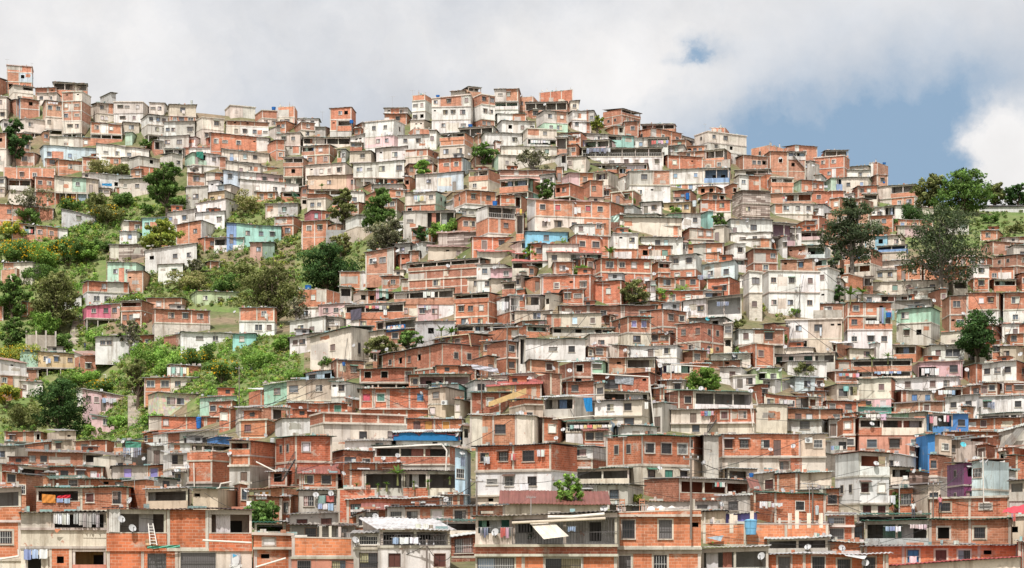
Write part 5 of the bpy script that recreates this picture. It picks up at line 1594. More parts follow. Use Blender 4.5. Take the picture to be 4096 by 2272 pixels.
# ------------------------------------------------------------------ dishes, tanks, washing, aerials
DISH = {(0,426):[(125,16,3.5),(21,43,4),(85,38,4),(131,75,7),(122,94,7.5),(133,103,8),(178,45,5),(190,41,5),(233,28,4),(146,33,3),(249,65,5)],
 (256,426):[(10,9.5,4),(87,48,4.5),(129,33,4),(143,30,4),(202,9,5),(208,27.5,5),(60,69.5,6),(75,68,6),(120,91,5),(120,100.5,6),(100,115,5),(192,74,5),(241,107,8)],
 (512,426):[(52,4,4),(45,12.5,4.5),(193,37,5),(146,42.5,5),(77,69.5,4),(92.5,83.5,8),(108,84,7),(210,79,6),(198,84,6),(251,131,8)],
 (768,426):[(25,20.5,5),(2,24,4.5),(149,10,4),(210,33,5.5),(148,45.5,4.5),(74.5,123,7),(40,122,7),(98,138,5),(217,35,4),(222,36,5),(107,38,4),(15,65,5)],
 (0,284):[(120,24,2.5),(147,31,2.5),(74,67,3),(102,107,3),(252,85,3),(236,28,3)],
 (256,284):[(86,27,4),(134,66,4),(166,110,4),(45,125,4),(224,130,5),(96,18.5,3),(82,41,3),(100,62,3),(46,5,3)],
 (512,284):[(12,12,3),(83,60,4),(81,61.5,3.5),(114,67,4),(118,69,4),(125,73,3.5),(156,50,4),(149,83,4.5),(41,85,5),(57,87.5,5),(18,95.5,5),(97,94,4.5),(36,115,5),(8,130,5.5),(189,105.5,5),(239,108,5),(239,83,4.5),(247,86,4.5),(178,26,4),(223,72.5,4),(88,118.5,4),(161,21,3.5),(157,21.5,3.5),(198,35,4),(107,142,4)],
 (768,284):[(167,17,4),(196,30,4),(131,41,3),(130,28,3),(17,63.5,4),(60,66,3.5),(193,75,4),(199,86.5,4.5),(238,84.5,4),(12,87,4),(40,102,4),(47,102.5,4.5),(54,102,4.5),(23,103.5,4),(166,108.5,4),(255,71,5),(39,112,5),(172,137,4),(104,141,5),(179,62.5,3.5),(28,5,3),(86,51,3)],
 (0,142):[(157,73.5,3),(33.5,83,3),(4,120,3)],(256,142):[(50,15.5,4),(120,119.5,4),(143,110,4.5),(194,125,4.5),(161,103.5,4),(211,116,4),(240,127,4),(184,16.5,3),(134,140,3)],
 (512,142):[(88,27,3),(63,62,3),(89,97.5,3.5),(106,90,3),(166,98,3),(139,107,4),(55,128,4),(142,133,4),(188,58,3),(183,49,3),(215,25.5,3),(214,49,3),(236,80,3)],
 (768,142):[(12,16.5,3),(46,24,3),(114,69.5,3.5),(49,119.5,4),(5,100,4),(101,34.5,3),(30,77.5,3),(59,61,3),(39,71,3)],(384,75):[(66,61,3.5),(162,30,3),(86,80,3),(33,40,3)]}
BLUEDISH = {(512,284):[(157,23,4),(197,35.5,4.5),(161,23.5,4)],(768,426):[(198,19,6)]}
for (ox, oy), L in DISH.items():
    for x, y, r in L:
        if any(abs(x-bx)+abs(y-by) < 4 for bx, by, _ in BLUEDISH.get((ox,oy), [])): continue
        dish(ox+x*.994, oy+y*.994, r)
for (ox, oy), L in BLUEDISH.items():
    for x, y, r in L: dish(ox+x*.994, oy+y*.994, r, (.08,.42,.50), 'turquoise satellite dish')
def tk(ox, oy, x, y, w, h, **kw): tank(ox+x*.994, oy+y*.994, w, h, **kw)
tk(256,284,50.5,7,6.5,5.8,label='bright blue water tank on brick house right of dark trees'); tk(256,142,58.5,10,5.5,3.8,label='blue tub on the brick house roof, left centre'); tk(256,142,167,5.5,2.6,2.6)
tk(256,142,242,64.5,5,5.2,label='upright blue tank on roof of railed terrace house, centre'); tk(256,284,61,36,3,4.5,label='slim blue barrel beside pale pink cottage, left centre')
tk(512,142,177,59,4.2,6.5,off=.5,label='upright blue barrel on brick shed, right centre'); tk(384,75,86,52,4.6,2.5,label='small blue barrel on dark roofed shed, central ridge')
tk(384,75,53.7,22,4,2,label='low blue tub on white ridge block'); tk(225,95,50,14.9,4.3,3.0,label='blue tub on the skyline roof beside notched brick parapet'); tk(225,95,127.5,29.5,4,3.4,off=.3,label='blue barrel on balcony of free standing brick tower')
tk(512,426,240,110,12.5,15,col=(.16,.38,.58),label='large light blue water tank on bright unfinished parapet',off=1.0); tk(768,284,78,108.5,6,5,col=(.28,.56,.55),off=.2,label='pale turquoise water tank on the beige balcony')
tk(768,142,115.5,22.5,3.4,1.8,label='blue tank on the white and brick skyline block'); tk(768,142,14,29,4,3,col=(.5,.55,.55),label='white capped round tank on right ridge'); tk(768,142,115.5,41.5,2.6,1.6,label='little blue tub above green roofed ridge house')
tk(768,426,48,90,4,9,col=(.5,.55,.58),off=.4,label='tall pale tank standing in brick patio, lower right'); tk(512,426,239,52,5,4,off=.3,label='blue tub under tin roofed porch, lower right')
tk(0,284,200,146,5.4,11,off=.6,label='tall blue barrel below green slope, left'); tk(512,142,9,74,2.4,5.5,col=(.65,.5,.12),off=.2,label='yellow and blue gas bottle on white railed terrace'); tk(256,284,177,104.5,7,2,col=(.03,.12,.26),label='flat dark blue tub on tan cement house')
tk(768,284,121,34.5,5.5,5,off=.5,label='deep blue tub among heaped washing, right'); tk(0,142,31,52,5,4,label='blue tub behind leafless tree at left edge'); tk(256,284,88,83,3.4,3.6,off=.4,label='small blue tub under brick window, left centre'); tk(0,50,193,55,2.4,4.5,col=(.4,.42,.4),label='grey tank on tan cement ridge house')
tk(256,426,16.5,20,5,7,col=(.45,.46,.47),off=.4,label='steel tank beside black outside stairs'); tk(384,75,82.5,17.5,3.4,2.6,col=(.62,.42,.3),label='tan round tank under skyline roof'); tk(512,142,184,66,4.5,6,col=(.6,.68,.72),off=.4,label='white tank beside low yellow cottage')
def ws(ox, oy, x0, x1, y, h, s='m', **kw): wash(ox+x0*.994, ox+x1*.994, oy+y*.994, h, s, **kw)
ws(0,426,124,144,22,10,'j'); ws(0,426,98,101,48,8,'p',n=2); ws(0,426,24,48,124,14,'b'); ws(0,426,57,71,73,5,'b',n=2,word='blue and white towels'); ws(0,426,74,100,87.5,15,'g',n=6); ws(0,426,54,70,88,14,'w',n=4,word='torn white cloths')
ws(256,426,62,79,70,8,'m'); ws(256,426,62,78,78,7,'b',n=3,word='pale blue towels'); ws(256,426,136,163,112,8.5,'b'); ws(256,426,230,237,31,9,'w',n=3); ws(256,426,225.5,234,102,12,'j',n=4); ws(256,426,246,257,102,11,'m',n=4); ws(256,426,0,11,69,5,'w',n=2); ws(256,426,206,211,31,13,'j',n=2)
ws(512,426,-1,5,28,8,'m',n=3); ws(512,426,9,19,58,8,'w',n=1,word='large white sheet'); ws(512,426,201,213,56.5,6,'m',n=4); ws(512,426,58,101,-1,4,'m'); ws(512,426,26,35,24,7,'b',n=2,word='blue and white flag cloth'); ws(512,426,248,260,76,7,'w',n=4); ws(512,426,56,64,101,6,'b',n=3)
ws(768,426,0,14,77.5,4.5,'w',n=5); ws(768,426,118,134,101,6,'b',n=3); ws(768,426,143,160,99,5,'p',n=4); ws(768,426,119,127,70,10,'w',n=3); ws(768,426,243,249,88,8,'m',n=3); ws(768,426,142,150,131,9,'p',n=1,word='lilac curtain'); ws(768,426,61,75,20,5,'m',n=3)
ws(0,284,168,190,84,9,'m'); ws(0,284,103,117,115,5,'b'); ws(0,284,134,142,30,7,'w',n=1); ws(0,284,46,51,75,6,'b',n=2); ws(256,284,120,133,5,11,'m'); ws(256,284,168,180,8,6,'w',n=3); ws(256,284,182,190,3,6,'j',n=3); ws(256,284,169,176,22,5,'b',n=3); ws(256,284,9,12,30,7,'w',n=2); ws(256,284,110,134,22,4,'m'); ws(256,284,241,254,18,9,'w',n=5)
ws(256,284,128,132,26,8,'w',n=1); ws(512,284,206,218,18,6,'j',n=4); ws(512,284,155,170,82,8,'w',n=5); ws(512,284,194,205,65,8,'m',n=3,word='brown and blue blankets'); ws(512,284,134,140,84,7,'w',n=2); ws(512,284,68,89,74,3.5,'b',n=4); ws(512,284,190,203,128,5,'m',n=4); ws(512,284,134,138,119,7,'w',n=1)
ws(768,284,109,118,24,17,'m',n=4); ws(768,284,98,112,37,4,'w',n=3); ws(768,284,117,127,27,10,'m',n=3); ws(768,284,154,172,85,7,'w',n=4); ws(768,284,70,92,90,4,'m'); ws(768,284,107,134,88,3,'b'); ws(768,284,170,188,107,5,'b',n=4); ws(768,284,98,119,131,6,'m'); ws(768,284,162,170,133,10,'p',n=2,word='pink patterned trousers'); ws(768,284,176,182,132,8,'p',n=2); ws(768,284,210,216,116,10,'g',n=2); ws(768,284,221,228,119,8,'j',n=3); ws(768,284,12,25,117,5,'w',n=4); ws(768,284,52,54,44,9,'w',n=1)
ws(512,142,75,99,6.5,5.5,'j'); ws(512,142,62,69,66,8,'w',n=2,word='large white sheets'); ws(512,142,130,155,115,4,'w',n=8); ws(512,142,32,38,77,4,'p',n=3); ws(512,142,187,200,134,5,'j',n=6); ws(256,142,159,172,54,6,'m'); ws(256,142,158,178,48,4,'w'); ws(0,142,25,33,88,5,'m',n=4); ws(0,142,231,241,15.5,4,'m',n=3)
ws(576,90,76,93,51,4,'m'); ws(225,95,160,170,37.5,3.5,'w',n=4); ws(384,75,31,43,122,6,'m'); ws(384,75,147,167,66,3.5,'w'); ws(384,75,190,198,60,4,'w',n=3); ws(0,50,183,186,61,4,'p',n=1,word='pink towel'); ws(0,50,48,58,52.7,2,'w',n=4); ws(768,142,134,139,69,5,'w',n=2); ws(768,142,56,60,44,3,'w',n=1)
def an(ox, oy, x, yb, yt): antenna(ox+x*.994, oy+yb*.994, oy+yt*.994)
for a in ((512,426,19,92,71),(512,426,205,60,27),(768,426,32,60,38),(256,426,66,116,100),(256,426,194,105,92),(384,75,28,24,15),(384,75,8,35,21),(384,75,41,24,17),(225,95,218,18,3),(225,95,227,16,2.5),(0,50,7,17,9),(0,50,32,18,13),(576,90,131,42,34),(225,95,98,25,17),(0,284,171,49,45),(512,284,56,24,2),(768,426,42,99,57),(0,426,137,61,50),(768,284,237,135,117)):
    an(*a)
PO = [pole(512+180*.994, 426+86*.994, 426+27*.994, 'rusty pipe mast at corner of bright orange block'), pole(768+43*.994, 426+88*.994, 426+57*.994, 'wooden power pole in the brick patio, lower right'), pole(256+228*.994, 284+112*.994, 284+89*.994, 'grey power pole before cream white house, centre'),
      pole(256+222*.994, 426+82*.994, 426+51*.994, 'power pole in alley left of large white and brick house'), pole(768+31*.994, 284+32*.994, 284+1*.994, 'thin power pole before large white two storey house'), pole(256+251*.994, 284+72*.994, 284+39*.994, 'power pole above dark porch row, centre'), pole(256+170*.994, 426+142*.994, 426+114*.994, 'short power pole before white balcony house, bottom'),
      pole(768+166*.994, 426+92*.994, 426+55*.994, 'power pole at the alley mouth, lower right'), pole(240, 402, 366, 'thin pole beside tall red brick slope, left'), pole(238.5, 172, 143, 'thin mast on lilac cottage, left centre')]
pole(768+131*.994, 426+78*.994, 426+60*.994, 'street lamp with white head over the alley, lower right', True)
def pt(i): r, H = PO[i]; q = r.location; return (CX+F*q.x/q.y, HZ-F*(q.z+H-.4)/q.y, q.y)
def wall_pt(x, y): h = host(x, y); q = on_front(h, x, y, .3)[0] if h else ground(x, y); return (CX+F*q.x/q.y, HZ-F*q.z/q.y, q.y)
for a, b, l in ((0, 1, 'sagging cable from rusty mast toward the patio pole'), (1, (905,520), 'cable from patio pole to tan house wall'), (7, (960,470), 'cable from alley pole up to purple house'), (7, (1000,500), 'cable from alley pole to right edge balcony house'), (3, (596,470), 'cable from alley pole across the white storey'), (2, (430,330), 'cable from grey pole toward blank cream house'), (2, (560,400), 'cable from grey pole to the tarpaulin house'),
               (5, (470,360), 'cable from porch row pole to the wide brick building'), (6, (330,560), 'cable from short pole along salmon house'), (6, (450,556), 'cable from short pole across white house front'), (7, (850,500), 'cable from alley pole to tall white tower house'), (4, (700,300), 'cable from thin pole over the white house bank'), (3, (420,500), 'cable from alley pole over the planted terrace')):
    try: cable([pt(a), pt(b) if isinstance(b, int) else wall_pt(*b)], l, .7)
    except Exception: pass

# ------------------------------------------------------------------ single things
def tl(ox, oy, *ps): return [(ox+x*.994, oy+y*.994) for x, y in ps]
quad_thing('tarpaulin','tarpaulin','bright blue tarp hanging at the right end of the balcony, lower centre', tl(512,284,(73,115),(82,114.5),(82.5,128.5),(76,128.5)), (.02,.20,.46), off=.45, wav=.05)
quad_thing('tarpaulin','tarpaulin','grey tarpaulin covering half the big window, right of centre', tl(512,284,(103.5,92.5),(123,93.5),(122,101.5),(104,100)), (.30,.32,.35), off=.12, wav=.04)
quad_thing('sheet_metal','sheet','white tin awning leaning over the railed terrace, bottom', tl(512,426,(17,97),(41,96),(57,111),(32,114)), (.62,.56,.48), 'sheet', off=[.2,.2,1.6,1.6])
quad_thing('awning','awning','red and white striped awning at the lower right edge', tl(768,426,(241,82),(260,79),(260,88),(236,87)), (.50,.07,.09), off=[.2,.2,1.1,1.1], wav=.06)
quad_thing('tarpaulin','tarpaulin','pale lilac sheet over brick house roof, centre', tl(256,284,(214.5,81),(241,85),(243,90),(216,85.5)), (.52,.51,.58), off=.7, wav=.05)
quad_thing('awning','awning','green net awning on the mint and white house, upper left', tl(0,142,(197,10),(204,10),(204,18),(197,15)), (.04,.20,.15), off=.5, wav=.04)
quad_thing('netting','net','torn green netting above the drying jeans', tl(0,426,(127,15),(143,16.5),(143,24),(127,22)), (.07,.22,.16), off=.3, wav=.05)
quad_thing('tarpaulin','tarpaulin','blue tarp at the door of white cottage, left slope', tl(0,142,(102,42),(112,42),(112,45),(102,44)), (.04,.25,.5), off=.5, wav=.04)
quad_thing('cloth_cover','cloth','white cloth hung over the rail below rust roof, lower left', tl(256,426,(0,69),(11,69),(11,74),(0,74)), (.66,.64,.62), off=.3, wav=.03)
quad_thing('sheet_metal','sheet','folded grey tin sheets standing on brick roof, right of centre', tl(512,284,(66,14),(76,12.5),(76,23),(64,23)), (.48,.50,.52), 'sheet', off=-.8)
quad_thing('sheet_metal','sheet','big slanting corrugated sheet over house at right edge', tl(768,426,(250,3),(258,3),(243,23),(232,23)), (.30,.29,.27), 'sheet', off=1.0)
quad_thing('awning','awning','yellow boarded slanting awning with rust edge, centre', tl(256,284,(235,119),(273,105),(273,111),(235,124)), (.52,.36,.17), 'paint', off=.6)
quad_thing('tarpaulin','tarpaulin','crumpled mint plastic heap beside brick house, centre', tl(512,142,(98,75),(107,74),(106,81),(97,81)), (.48,.62,.56), off=.5, wav=.12)
quad_thing('sheet_metal','sheet','turquoise sheet fallen on the slope below shacks', tl(0,142,(92,83),(97,79),(98,80),(93,84)), (.2,.5,.48), 'sheet', off=.3)
quad_thing('awning','awning','pale zinc awning over the brick house row, bottom right', tl(768,426,(77,129),(100,130),(97,134),(78,130.5)), (.56,.57,.57), 'sheet', off=[.3,.3,1.2,1.2])
quad_thing('awning','awning','small blue grey awning beside bright parapet, bottom', tl(512,426,(196,112),(213,110),(210,116),(198,113)), (.30,.40,.46), 'sheet', off=[.3,.3,1.2,1.2])
o, P, nr = quad_thing('banner','banner','blue printed banner with white lettering on porch, centre', tl(256,284,(132,42.5),(150.5,40.5),(150.5,46),(131.5,49)), (.03,.13,.32), off=.3)
for i in range(7):
    c = P[3].lerp(P[2], .16+.085*i)+Vector((0,0,.38+.02*(i%3))); m = MB('paint',(.7,.7,.72)); s = .17 if i % 3 else .24
    m.box(-s, s, -.05, -.03, -.12, .14); b = m.build('lettering', o); b.location = c-o.location
for i in range(6):
    c = P[0].lerp(P[1], .1+.15*i)-Vector((0,0,.25)); m = MB('paint', [(.5,.5,.52),(.4,.2,.15),(.6,.6,.6),(.45,.4,.3),(.25,.4,.45),(.6,.3,.25)][i]); m.lathe([(.001,.2),(.18,.12),(.22,-.1),(.3,-.3),(.001,-.3)], 8); b = m.build('printed_figure', o); b.location = c-o.location+Vector((0,-.02,0)); b.scale = (1,.15,1)
quad_thing('poster','poster','dark portrait banner hanging on the shaded balcony, centre', tl(256,284,(95,26.5),(106,24.5),(106,35.5),(95.5,37)), (.10,.09,.12), off=.3, wav=.03)
def text_on(s, x, y, h_px, col, off, name, parent=None, kind='paint', label=None, cat=None):
    h = host(x, y); p, n = on_front(h, x, y, off); cu = bpy.data.curves.new(name, 'FONT'); cu.body = s; cu.size = h_px*h['k']*1.35; cu.align_x = 'CENTER'; cu.align_y = 'CENTER'; cu.extrude = .005; cu.offset = .012
    tmp = bpy.data.objects.new('t', cu); COL.objects.link(tmp); dg = bpy.context.evaluated_depsgraph_get(); me = bpy.data.meshes.new_from_object(tmp.evaluated_get(dg)); bpy.data.objects.remove(tmp)
    ca = me.color_attributes.new('Col','FLOAT_COLOR','CORNER'); ca.data.foreach_set('color', list((*col,1.))*len(me.loops)); me.materials.clear(); me.materials.append(MATS[kind])
    o = bpy.data.objects.new(name, me); COL.objects.link(o); M = Matrix.Translation(p) @ Matrix.Rotation(h['yaw'], 4, 'Z') @ Matrix.Rotation(math.pi/2, 4, 'X')
    if parent is not None: o.parent = parent; o.matrix_local = Matrix.Translation(-parent.location) @ M
    else: o.matrix_world = M; tag(o, label, cat)
    return o
text_on('Adeko', 768+36.5*.994, 142+112*.994, 3.6, (.72,.66,.66), .05, 'graffiti', label='white hand painted graffiti word on the brick wall, right', cat='graffiti')
ps, P, nr = quad_thing('poster','poster','election poster of a capped face on barred window, bottom left', tl(0,426,(232,128.5),(242,128.5),(242,143.5),(232,143.5)), (.46,.44,.45), off=.12)
px_, py_ = 0+237*.994, 426+135*.994
m = MB('paint',(.66,.66,.68)); m.lathe([(.001,.42),(.2,.36),(.27,.1),(.24,-.2),(.1,-.42),(.001,-.44)], 14); b = m.build('printed_face', ps); b.scale = (1,.08,1); b.location = (0,-.05,.05)
m = MB('paint',(.10,.36,.60)); m.face([(-.2,-.09,.28),(-.2,-.09,.55),(.14,-.09,.42)]); b = m.build('cap_panel', ps)
m = MB('paint',(.70,.70,.70)); m.face([(-.36,-.04,-.62),(.36,-.04,-.62),(.30,-.04,-.3),(.1,-.04,-.2),(-.1,-.04,-.2),(-.30,-.04,-.3)]); b = m.build('printed_shirt', ps)
text_on('CAPRILES', px_, 426+140.6*.994, 2.3, (.75,.75,.74), .17, 'lettering', parent=ps)
def ladder(x, yb, yt, label):
    h = host(x, yb-3); p = on_front(h, x, yb, .5)[0]; k = p.y/F; H = (yb-yt)*k; root = empty('ladder', p, h['yaw'], label, 'ladder')
    for s in (-1, 1):
        m = MB('paint',(.68,.65,.62)); m.tube((s*.24,-.5,0), (s*.16-.22,.0,H), .04, .04, 6); m.build('rail', root)
    for i in range(7):
        t = (i+.7)/7.6; w = .24-.08*t; m = MB('paint',(.68,.65,.62)); m.box(-w-.22*t, w-.22*t, -.5+.5*t-.03, -.5+.5*t+.03, H*t-.025, H*t+.025); m.build('rung', root)
ladder(0+154.5*.994, 426+120*.994, 426+98*.994, 'white wooden ladder leaning on orange brick terrace')
def chair(x, y, rz, label):
    h = host(x, y+3); p = on_front(h, x, y, -1.2)[0]; root = empty('chair', p, rz, label, 'chair'); c = (.42,.20,.12)
    for sx in (-.2,.2):
        for sy in (-.2,.2): m = MB('paint', c); m.tube((sx,sy,0), (sx,sy,.45 if sy < 0 else .95), .025); m.build('leg', root)
    m = MB('paint', (.5,.42,.35)); m.box(-.24,.24,-.24,.24,.44,.49); m.build('seat', root)
    m = MB('paint', c); m.box(-.2,.2,.18,.22,.78,.92); m.box(-.2,.2,.18,.22,.6,.68); m.build('backrest', root)
chair(512+132*.994, 426+85.6*.994, .5, 'brown chair standing on the roof of bright orange block'); chair(512+109*.994, 426+86*.994, -.6, 'tan chair beside the dish on bright orange block roof')
def bags(x, y, n, label, col):
    h = host(x, y+2); p = on_front(h, x, y, -.9)[0]; m = MB('cloth', col); rnd = random.Random(n)
    for i in range(n):
        c = (rnd.uniform(-.5,.5), rnd.uniform(-.3,.3), .0); r = rnd.uniform(.22,.36); m.lathe([(r*.8,0),(r,r*.4),(r*.9,r*.9),(r*.4,r*1.2),(.02,r*1.35)], 8, c)
    o = m.build('plastic_sacks'); o.location = p; tag(o, label, 'sacks')
bags(512+144*.994, 426+86*.994, 4, 'white plastic sacks on roof of bright orange block', (.66,.68,.70)); bags(512+155*.994, 426+86*.994, 4, 'bundled pale sacks right of the white sacks', (.60,.56,.52))
# blue parapet with scalloped top
h = host(256+165*.994, 426+10*.994)
if h:
    root = empty('roof_parapet', on_front(h, 256+172*.994, 426+14*.994, .35)[0], h['yaw'], 'bright blue scalloped roof parapet with maroon edge', 'parapet'); k = h['k']; prof = [(-34,1),(-34,4),(-29,4),(-29,6.5),(-23,7.5),(-16,8),(-10,6),(-8,4.5),(-6,6.5),(-1,8.5),(6,9),(8,6.5),(18,6),(18,8),(20,8),(20,5.5),(32,4.5),(32,0)]
    m = MB('paint',(.02,.16,.38)); e = MB('paint',(.16,.05,.07))
    for (x0,z0),(x1,z1) in zip(prof, prof[1:]):
        a, b = (x0*k,0,z0*k), (x1*k,0,z1*k)
        if x1 > x0: m.face([(a[0],0,-.1),(b[0],0,-.1),b,a])
        e.tube((a[0],-.03,a[2]), (b[0],-.03,b[2]), .07)
    m.build('panel', root); e.build('edging', root)
# outside metal stairs on the brick corner house
def stairs(name, x0, y0, x1, y1, label, wid=.8, col=(.05,.045,.045), off=.3, n=12, mat='paint', solid=False, group=None):
    h = host(x0, y0) if not solid else None; a = on_front(h, x0, y0, off)[0] if h else ground(x0, y0); b = on_front(h, x1, y1, off)[0] if h else ground(x1, y1)
    root = empty(name, a, 0, label, 'stairs', group); d = b-a; out = Vector((0,-wid,0)) if not solid else Vector((wid if abs(d.x) < d.length*.6 else 0, -wid if abs(d.x) >= d.length*.6 else 0, 0))
    for i in range(n):
        m = MB(mat, jit(col)); q = d*((i+.5)/n); st = d/n; z1 = q.z+abs(st.z)*.5
        X = max(.12, abs(st.x)*.55) if not solid or abs(d.x) >= d.length*.6 else wid
        m.box(q.x-X, q.x+X, q.y-wid*.5, q.y+(wid*.5 if not solid else max(wid*.5, abs(st.y)*.6)), z1-(.05 if not solid else abs(st.z)+.5), z1); m.build('step', root)
    if not solid:
        for s in (-.5,.5):
            m = MB(mat, col); m.tube((0,s*wid,0), tuple(d+Vector((0,s*wid,0))), .05); m.build('stringer', root)
            m = MB(mat, col); m.tube((0,s*wid,.9), tuple(d+Vector((0,s*wid,.9))), .025)
            for i in range(7): q = d*(i/6)+Vector((0,s*wid,0)); m.tube(q, q+Vector((0,0,.9)), .02)
            m.build('handrail', root)
    return root
stairs('metal_stairs', 256+24*.994, 426+56*.994, 256+37*.994, 426+34*.994, 'black metal stairs climbing the brick corner house', off=.8)
stairs('metal_stairs', 512+197*.994, 284+150*.994, 512+206*.994, 284+137*.994, 'dark metal stairs beside half cream house, right of centre', off=.6)
stairs('concrete_stairs', 256+36*.994, 142+54*.994, 256+43*.994, 142+59*.994, 'green painted steps under the green door', col=(.07,.22,.13), off=.5)
stairs('zinc_stairs', 768+25*.994, 142+14*.994, 768+36*.994, 142+26*.994, 'zinc sheeted stair flight on the right ridge', col=(.45,.46,.47), off=.4, mat='sheet')
stairs('stone_steps', 135, 425, 134.5, 396, 'lower stone steps climbing between pink and rubble cottages', wid=1.1, col=(.33,.27,.2), n=18, mat='concrete', solid=True)
stairs('stone_steps', 74, 345, 80, 318, 'upper stone steps on the bare bank left of magenta pink house', wid=1.2, col=(.34,.28,.21), n=16, mat='concrete', solid=True)
stairs('stone_steps', 155, 452, 153, 434, 'stone steps rising beside large white house, lower left', wid=1.2, col=(.34,.28,.2), n=10, mat='concrete', solid=True)
# walls that stand on their own
def wall(name, x0, x1, yt, yb, col, label, posts=0, mat='block', slope=0.):
    D = depth((x0+x1)/2, yb); k = D/F; p = at((x0+x1)/2, yb, D); root = empty(name, p, -math.atan2((x0+x1)/2-CX, F), label, 'wall'); W = (x1-x0)*k; H = (yb-yt)*k
    m = MB(mat, col); m.sh = (0, H, slope*k/W) if slope else None; m.box(-W/2, W/2, 0, .25, -2, H); m.build('masonry', root)
    for i in range(posts):
        m = MB('concrete', jit(CONC)); x = -W/2+.15+(W-.3)*i/(posts-1); m.box(x-.16, x+.16, -.06, .3, -2, H+R.uniform(.5,1.0)); m.build('post', root)
wall('block_wall', 26, 56, 284+51, 284+68, (.40,.35,.30), 'grey retaining wall with tall unfinished posts, left', 4)
wall('block_wall', 97, 130, 284+67, 284+73, (.42,.37,.31), 'short block wall behind the half plastered cottage', 2)
wall('block_wall', 512+146, 512+170, 142+82, 142+94, (.45,.40,.33), 'bare grey retaining wall with weeds, right centre', 0)
wall('block_wall', 326, 360, 142+88, 142+95, (.38,.38,.38), 'zinc lined retaining wall below the olive tree', 0, 'sheet')
wall('retaining_wall', 740, 770, 284+70, 284+78, (.22,.2,.17), 'dark stone wall under pilotis, right centre', 0, 'rubble')
wall('retaining_wall', 812, 842, 284+26, 284+36, (.42,.39,.35), 'plain grey wall above the white and tan twin house', 0)
wall('long_white_wall', 980, 1030, 203.5, 211, (.62,.62,.62), 'long low white building wall with dark roof on the grassy hill, far right', 0, 'plaster', -3.)
w_ = [o for o in scene.objects if o.name.startswith('long_white_wall')][0]
for q in w_.children: q.scale.z = .55
rm_ = MB('sheet', (.10,.10,.11)); rm_.sh = (0, 1., -.035); k_ = depth(1005, 211)/F; rm_.box(-25*k_, 26*k_, -.4, 3., 4.4*k_, 5.6*k_); rm_.build('roof', w_)
wall('board_wall', 384+92, 384+108, 75+90, 75+94, (.50,.47,.34), 'pale picket wall beside low green tree, centre', 0, 'plank')
# street scene pieces
def wrecked(): pass
def christmas_tree():
    x, y = 512+19*.994, 426+116*.994; h = host(x, y); p = on_front(h, x, y, -.6)[0]; root = empty('christmas_tree', p, 0, 'small dark artificial tree in the turquoise room, bottom', 'tree'); m = MB('leaf', (.03,.05,.04)); rnd = random.Random(3)
    for i in range(6): leaf_quads(m, (0,0,.25+i*.16), (.38-.055*i,.38-.055*i,.14), 60, .05, [(.03,.05,.04),(.05,.07,.06)], rnd)
    m.build('branches', root); t = MB('bark',(.1,.08,.06)); t.tube((0,0,0),(0,0,1.2),.03); t.build('stem', root)
christmas_tree()
def aircon(x, y, label):
    h = host(x, y); p = on_front(h, x, y, .05)[0]; root = empty('air_conditioner', p, h['yaw'], label, 'air conditioner'); m = MB('paint',(.62,.63,.62)); m.box(-.42,.42,-.4,0,-.3,.3); m.build('casing', root)
    g = MB('paint',(.2,.2,.2)); g.lathe([(.22,0),(.2,.02),(.001,.02)], 16); g.xform(Matrix.Translation((-.1,-.405,0)) @ Matrix.Rotation(math.pi/2, 4, 'X')); g.build('fan_grille', root)
aircon(256+190.5*.994, 284+119.5*.994, 'white air conditioner on the tan cement house'); aircon(768+40.5*.994, 426+14.5*.994, 'boxy window air conditioner on tan wall, lower right')
def pipe(pts, r, col, label, off=.3):
    P = []
    for x, y in pts: h = host(x, y); P.append(on_front(h, x, y, off)[0] if h else ground(x, y))
    D = min(q.y for q in P); 
    P = [at(x, y, D-.2) for x, y in pts]
    o0 = P[0].copy(); m = MB('paint', col)
    for a, b in zip(P, P[1:]): m.tube(a-o0, b-o0, r, r, 7)
    o = m.build('drainpipe'); o.location = o0; tag(o, label, 'pipe', 'white drainpipes')
WH = (.66,.62,.57)
pipe(tl(0,426,(204,115),(253,117.5)), .07, WH, 'long white pipe lying along orange brick terrace wall')
pipe(tl(0,426,(195,37),(195.5,61)), .07, WH, 'white downpipe on windowless red box house')
pipe(tl(0,426,(233,56),(222,58),(221,62),(218,63)), .07, WH, 'bent white pipe between box house and tan house')
pipe(tl(256,426,(118,22),(187,18.5),(192,25),(191,45)), .09, WH, 'white gutter and downpipe across the deep dark porch')
pipe(tl(512,284,(80,90),(138,93.5),(143,143)), .08, WH, 'long white gutter pipe below tarpaulin window')
pipe(tl(512,284,(160,96),(160,81),(198,83.5)), .07, WH, 'white gutter pipe around lilac laundry porch')
pipe(tl(0,426,(0,134),(19,131),(18.5,124)), .08, WH, 'white pipe on orange block house at left corner')
pipe(tl(256,426,(0,142),(30,133)), .07, WH, 'slanting white pipe on block house with bricked window')
pipe(tl(256,426,(0,36),(20,46)), .08, WH, 'slanting pipe beside black metal stairs')
pipe(tl(512,426,(0,97.5),(94,93)), .10, (.55,.47,.38), 'thick cream pipe along terrace roof edge, bottom')
pipe(tl(512,426,(36,91.5),(60,91.5),(93,88.5)), .11, WH, 'heavy white pipe lying on roof left of orange block')
pipe(tl(0,50,(46,57),(46.5,84)), .06, WH, 'left white downpipe on ridge brick house'); pipe(tl(0,50,(62.5,50),(65,81)), .06, WH, 'right white downpipe beside tallest ridge brick block')
pipe(tl(0,284,(104,91),(106.5,91),(106.5,103)), .06, WH, 'white downpipe below half plastered cottage'); pipe(tl(768,142,(60,50),(63,48),(64,42)), .05, WH, 'white bent pipe on brick ridge house, right')
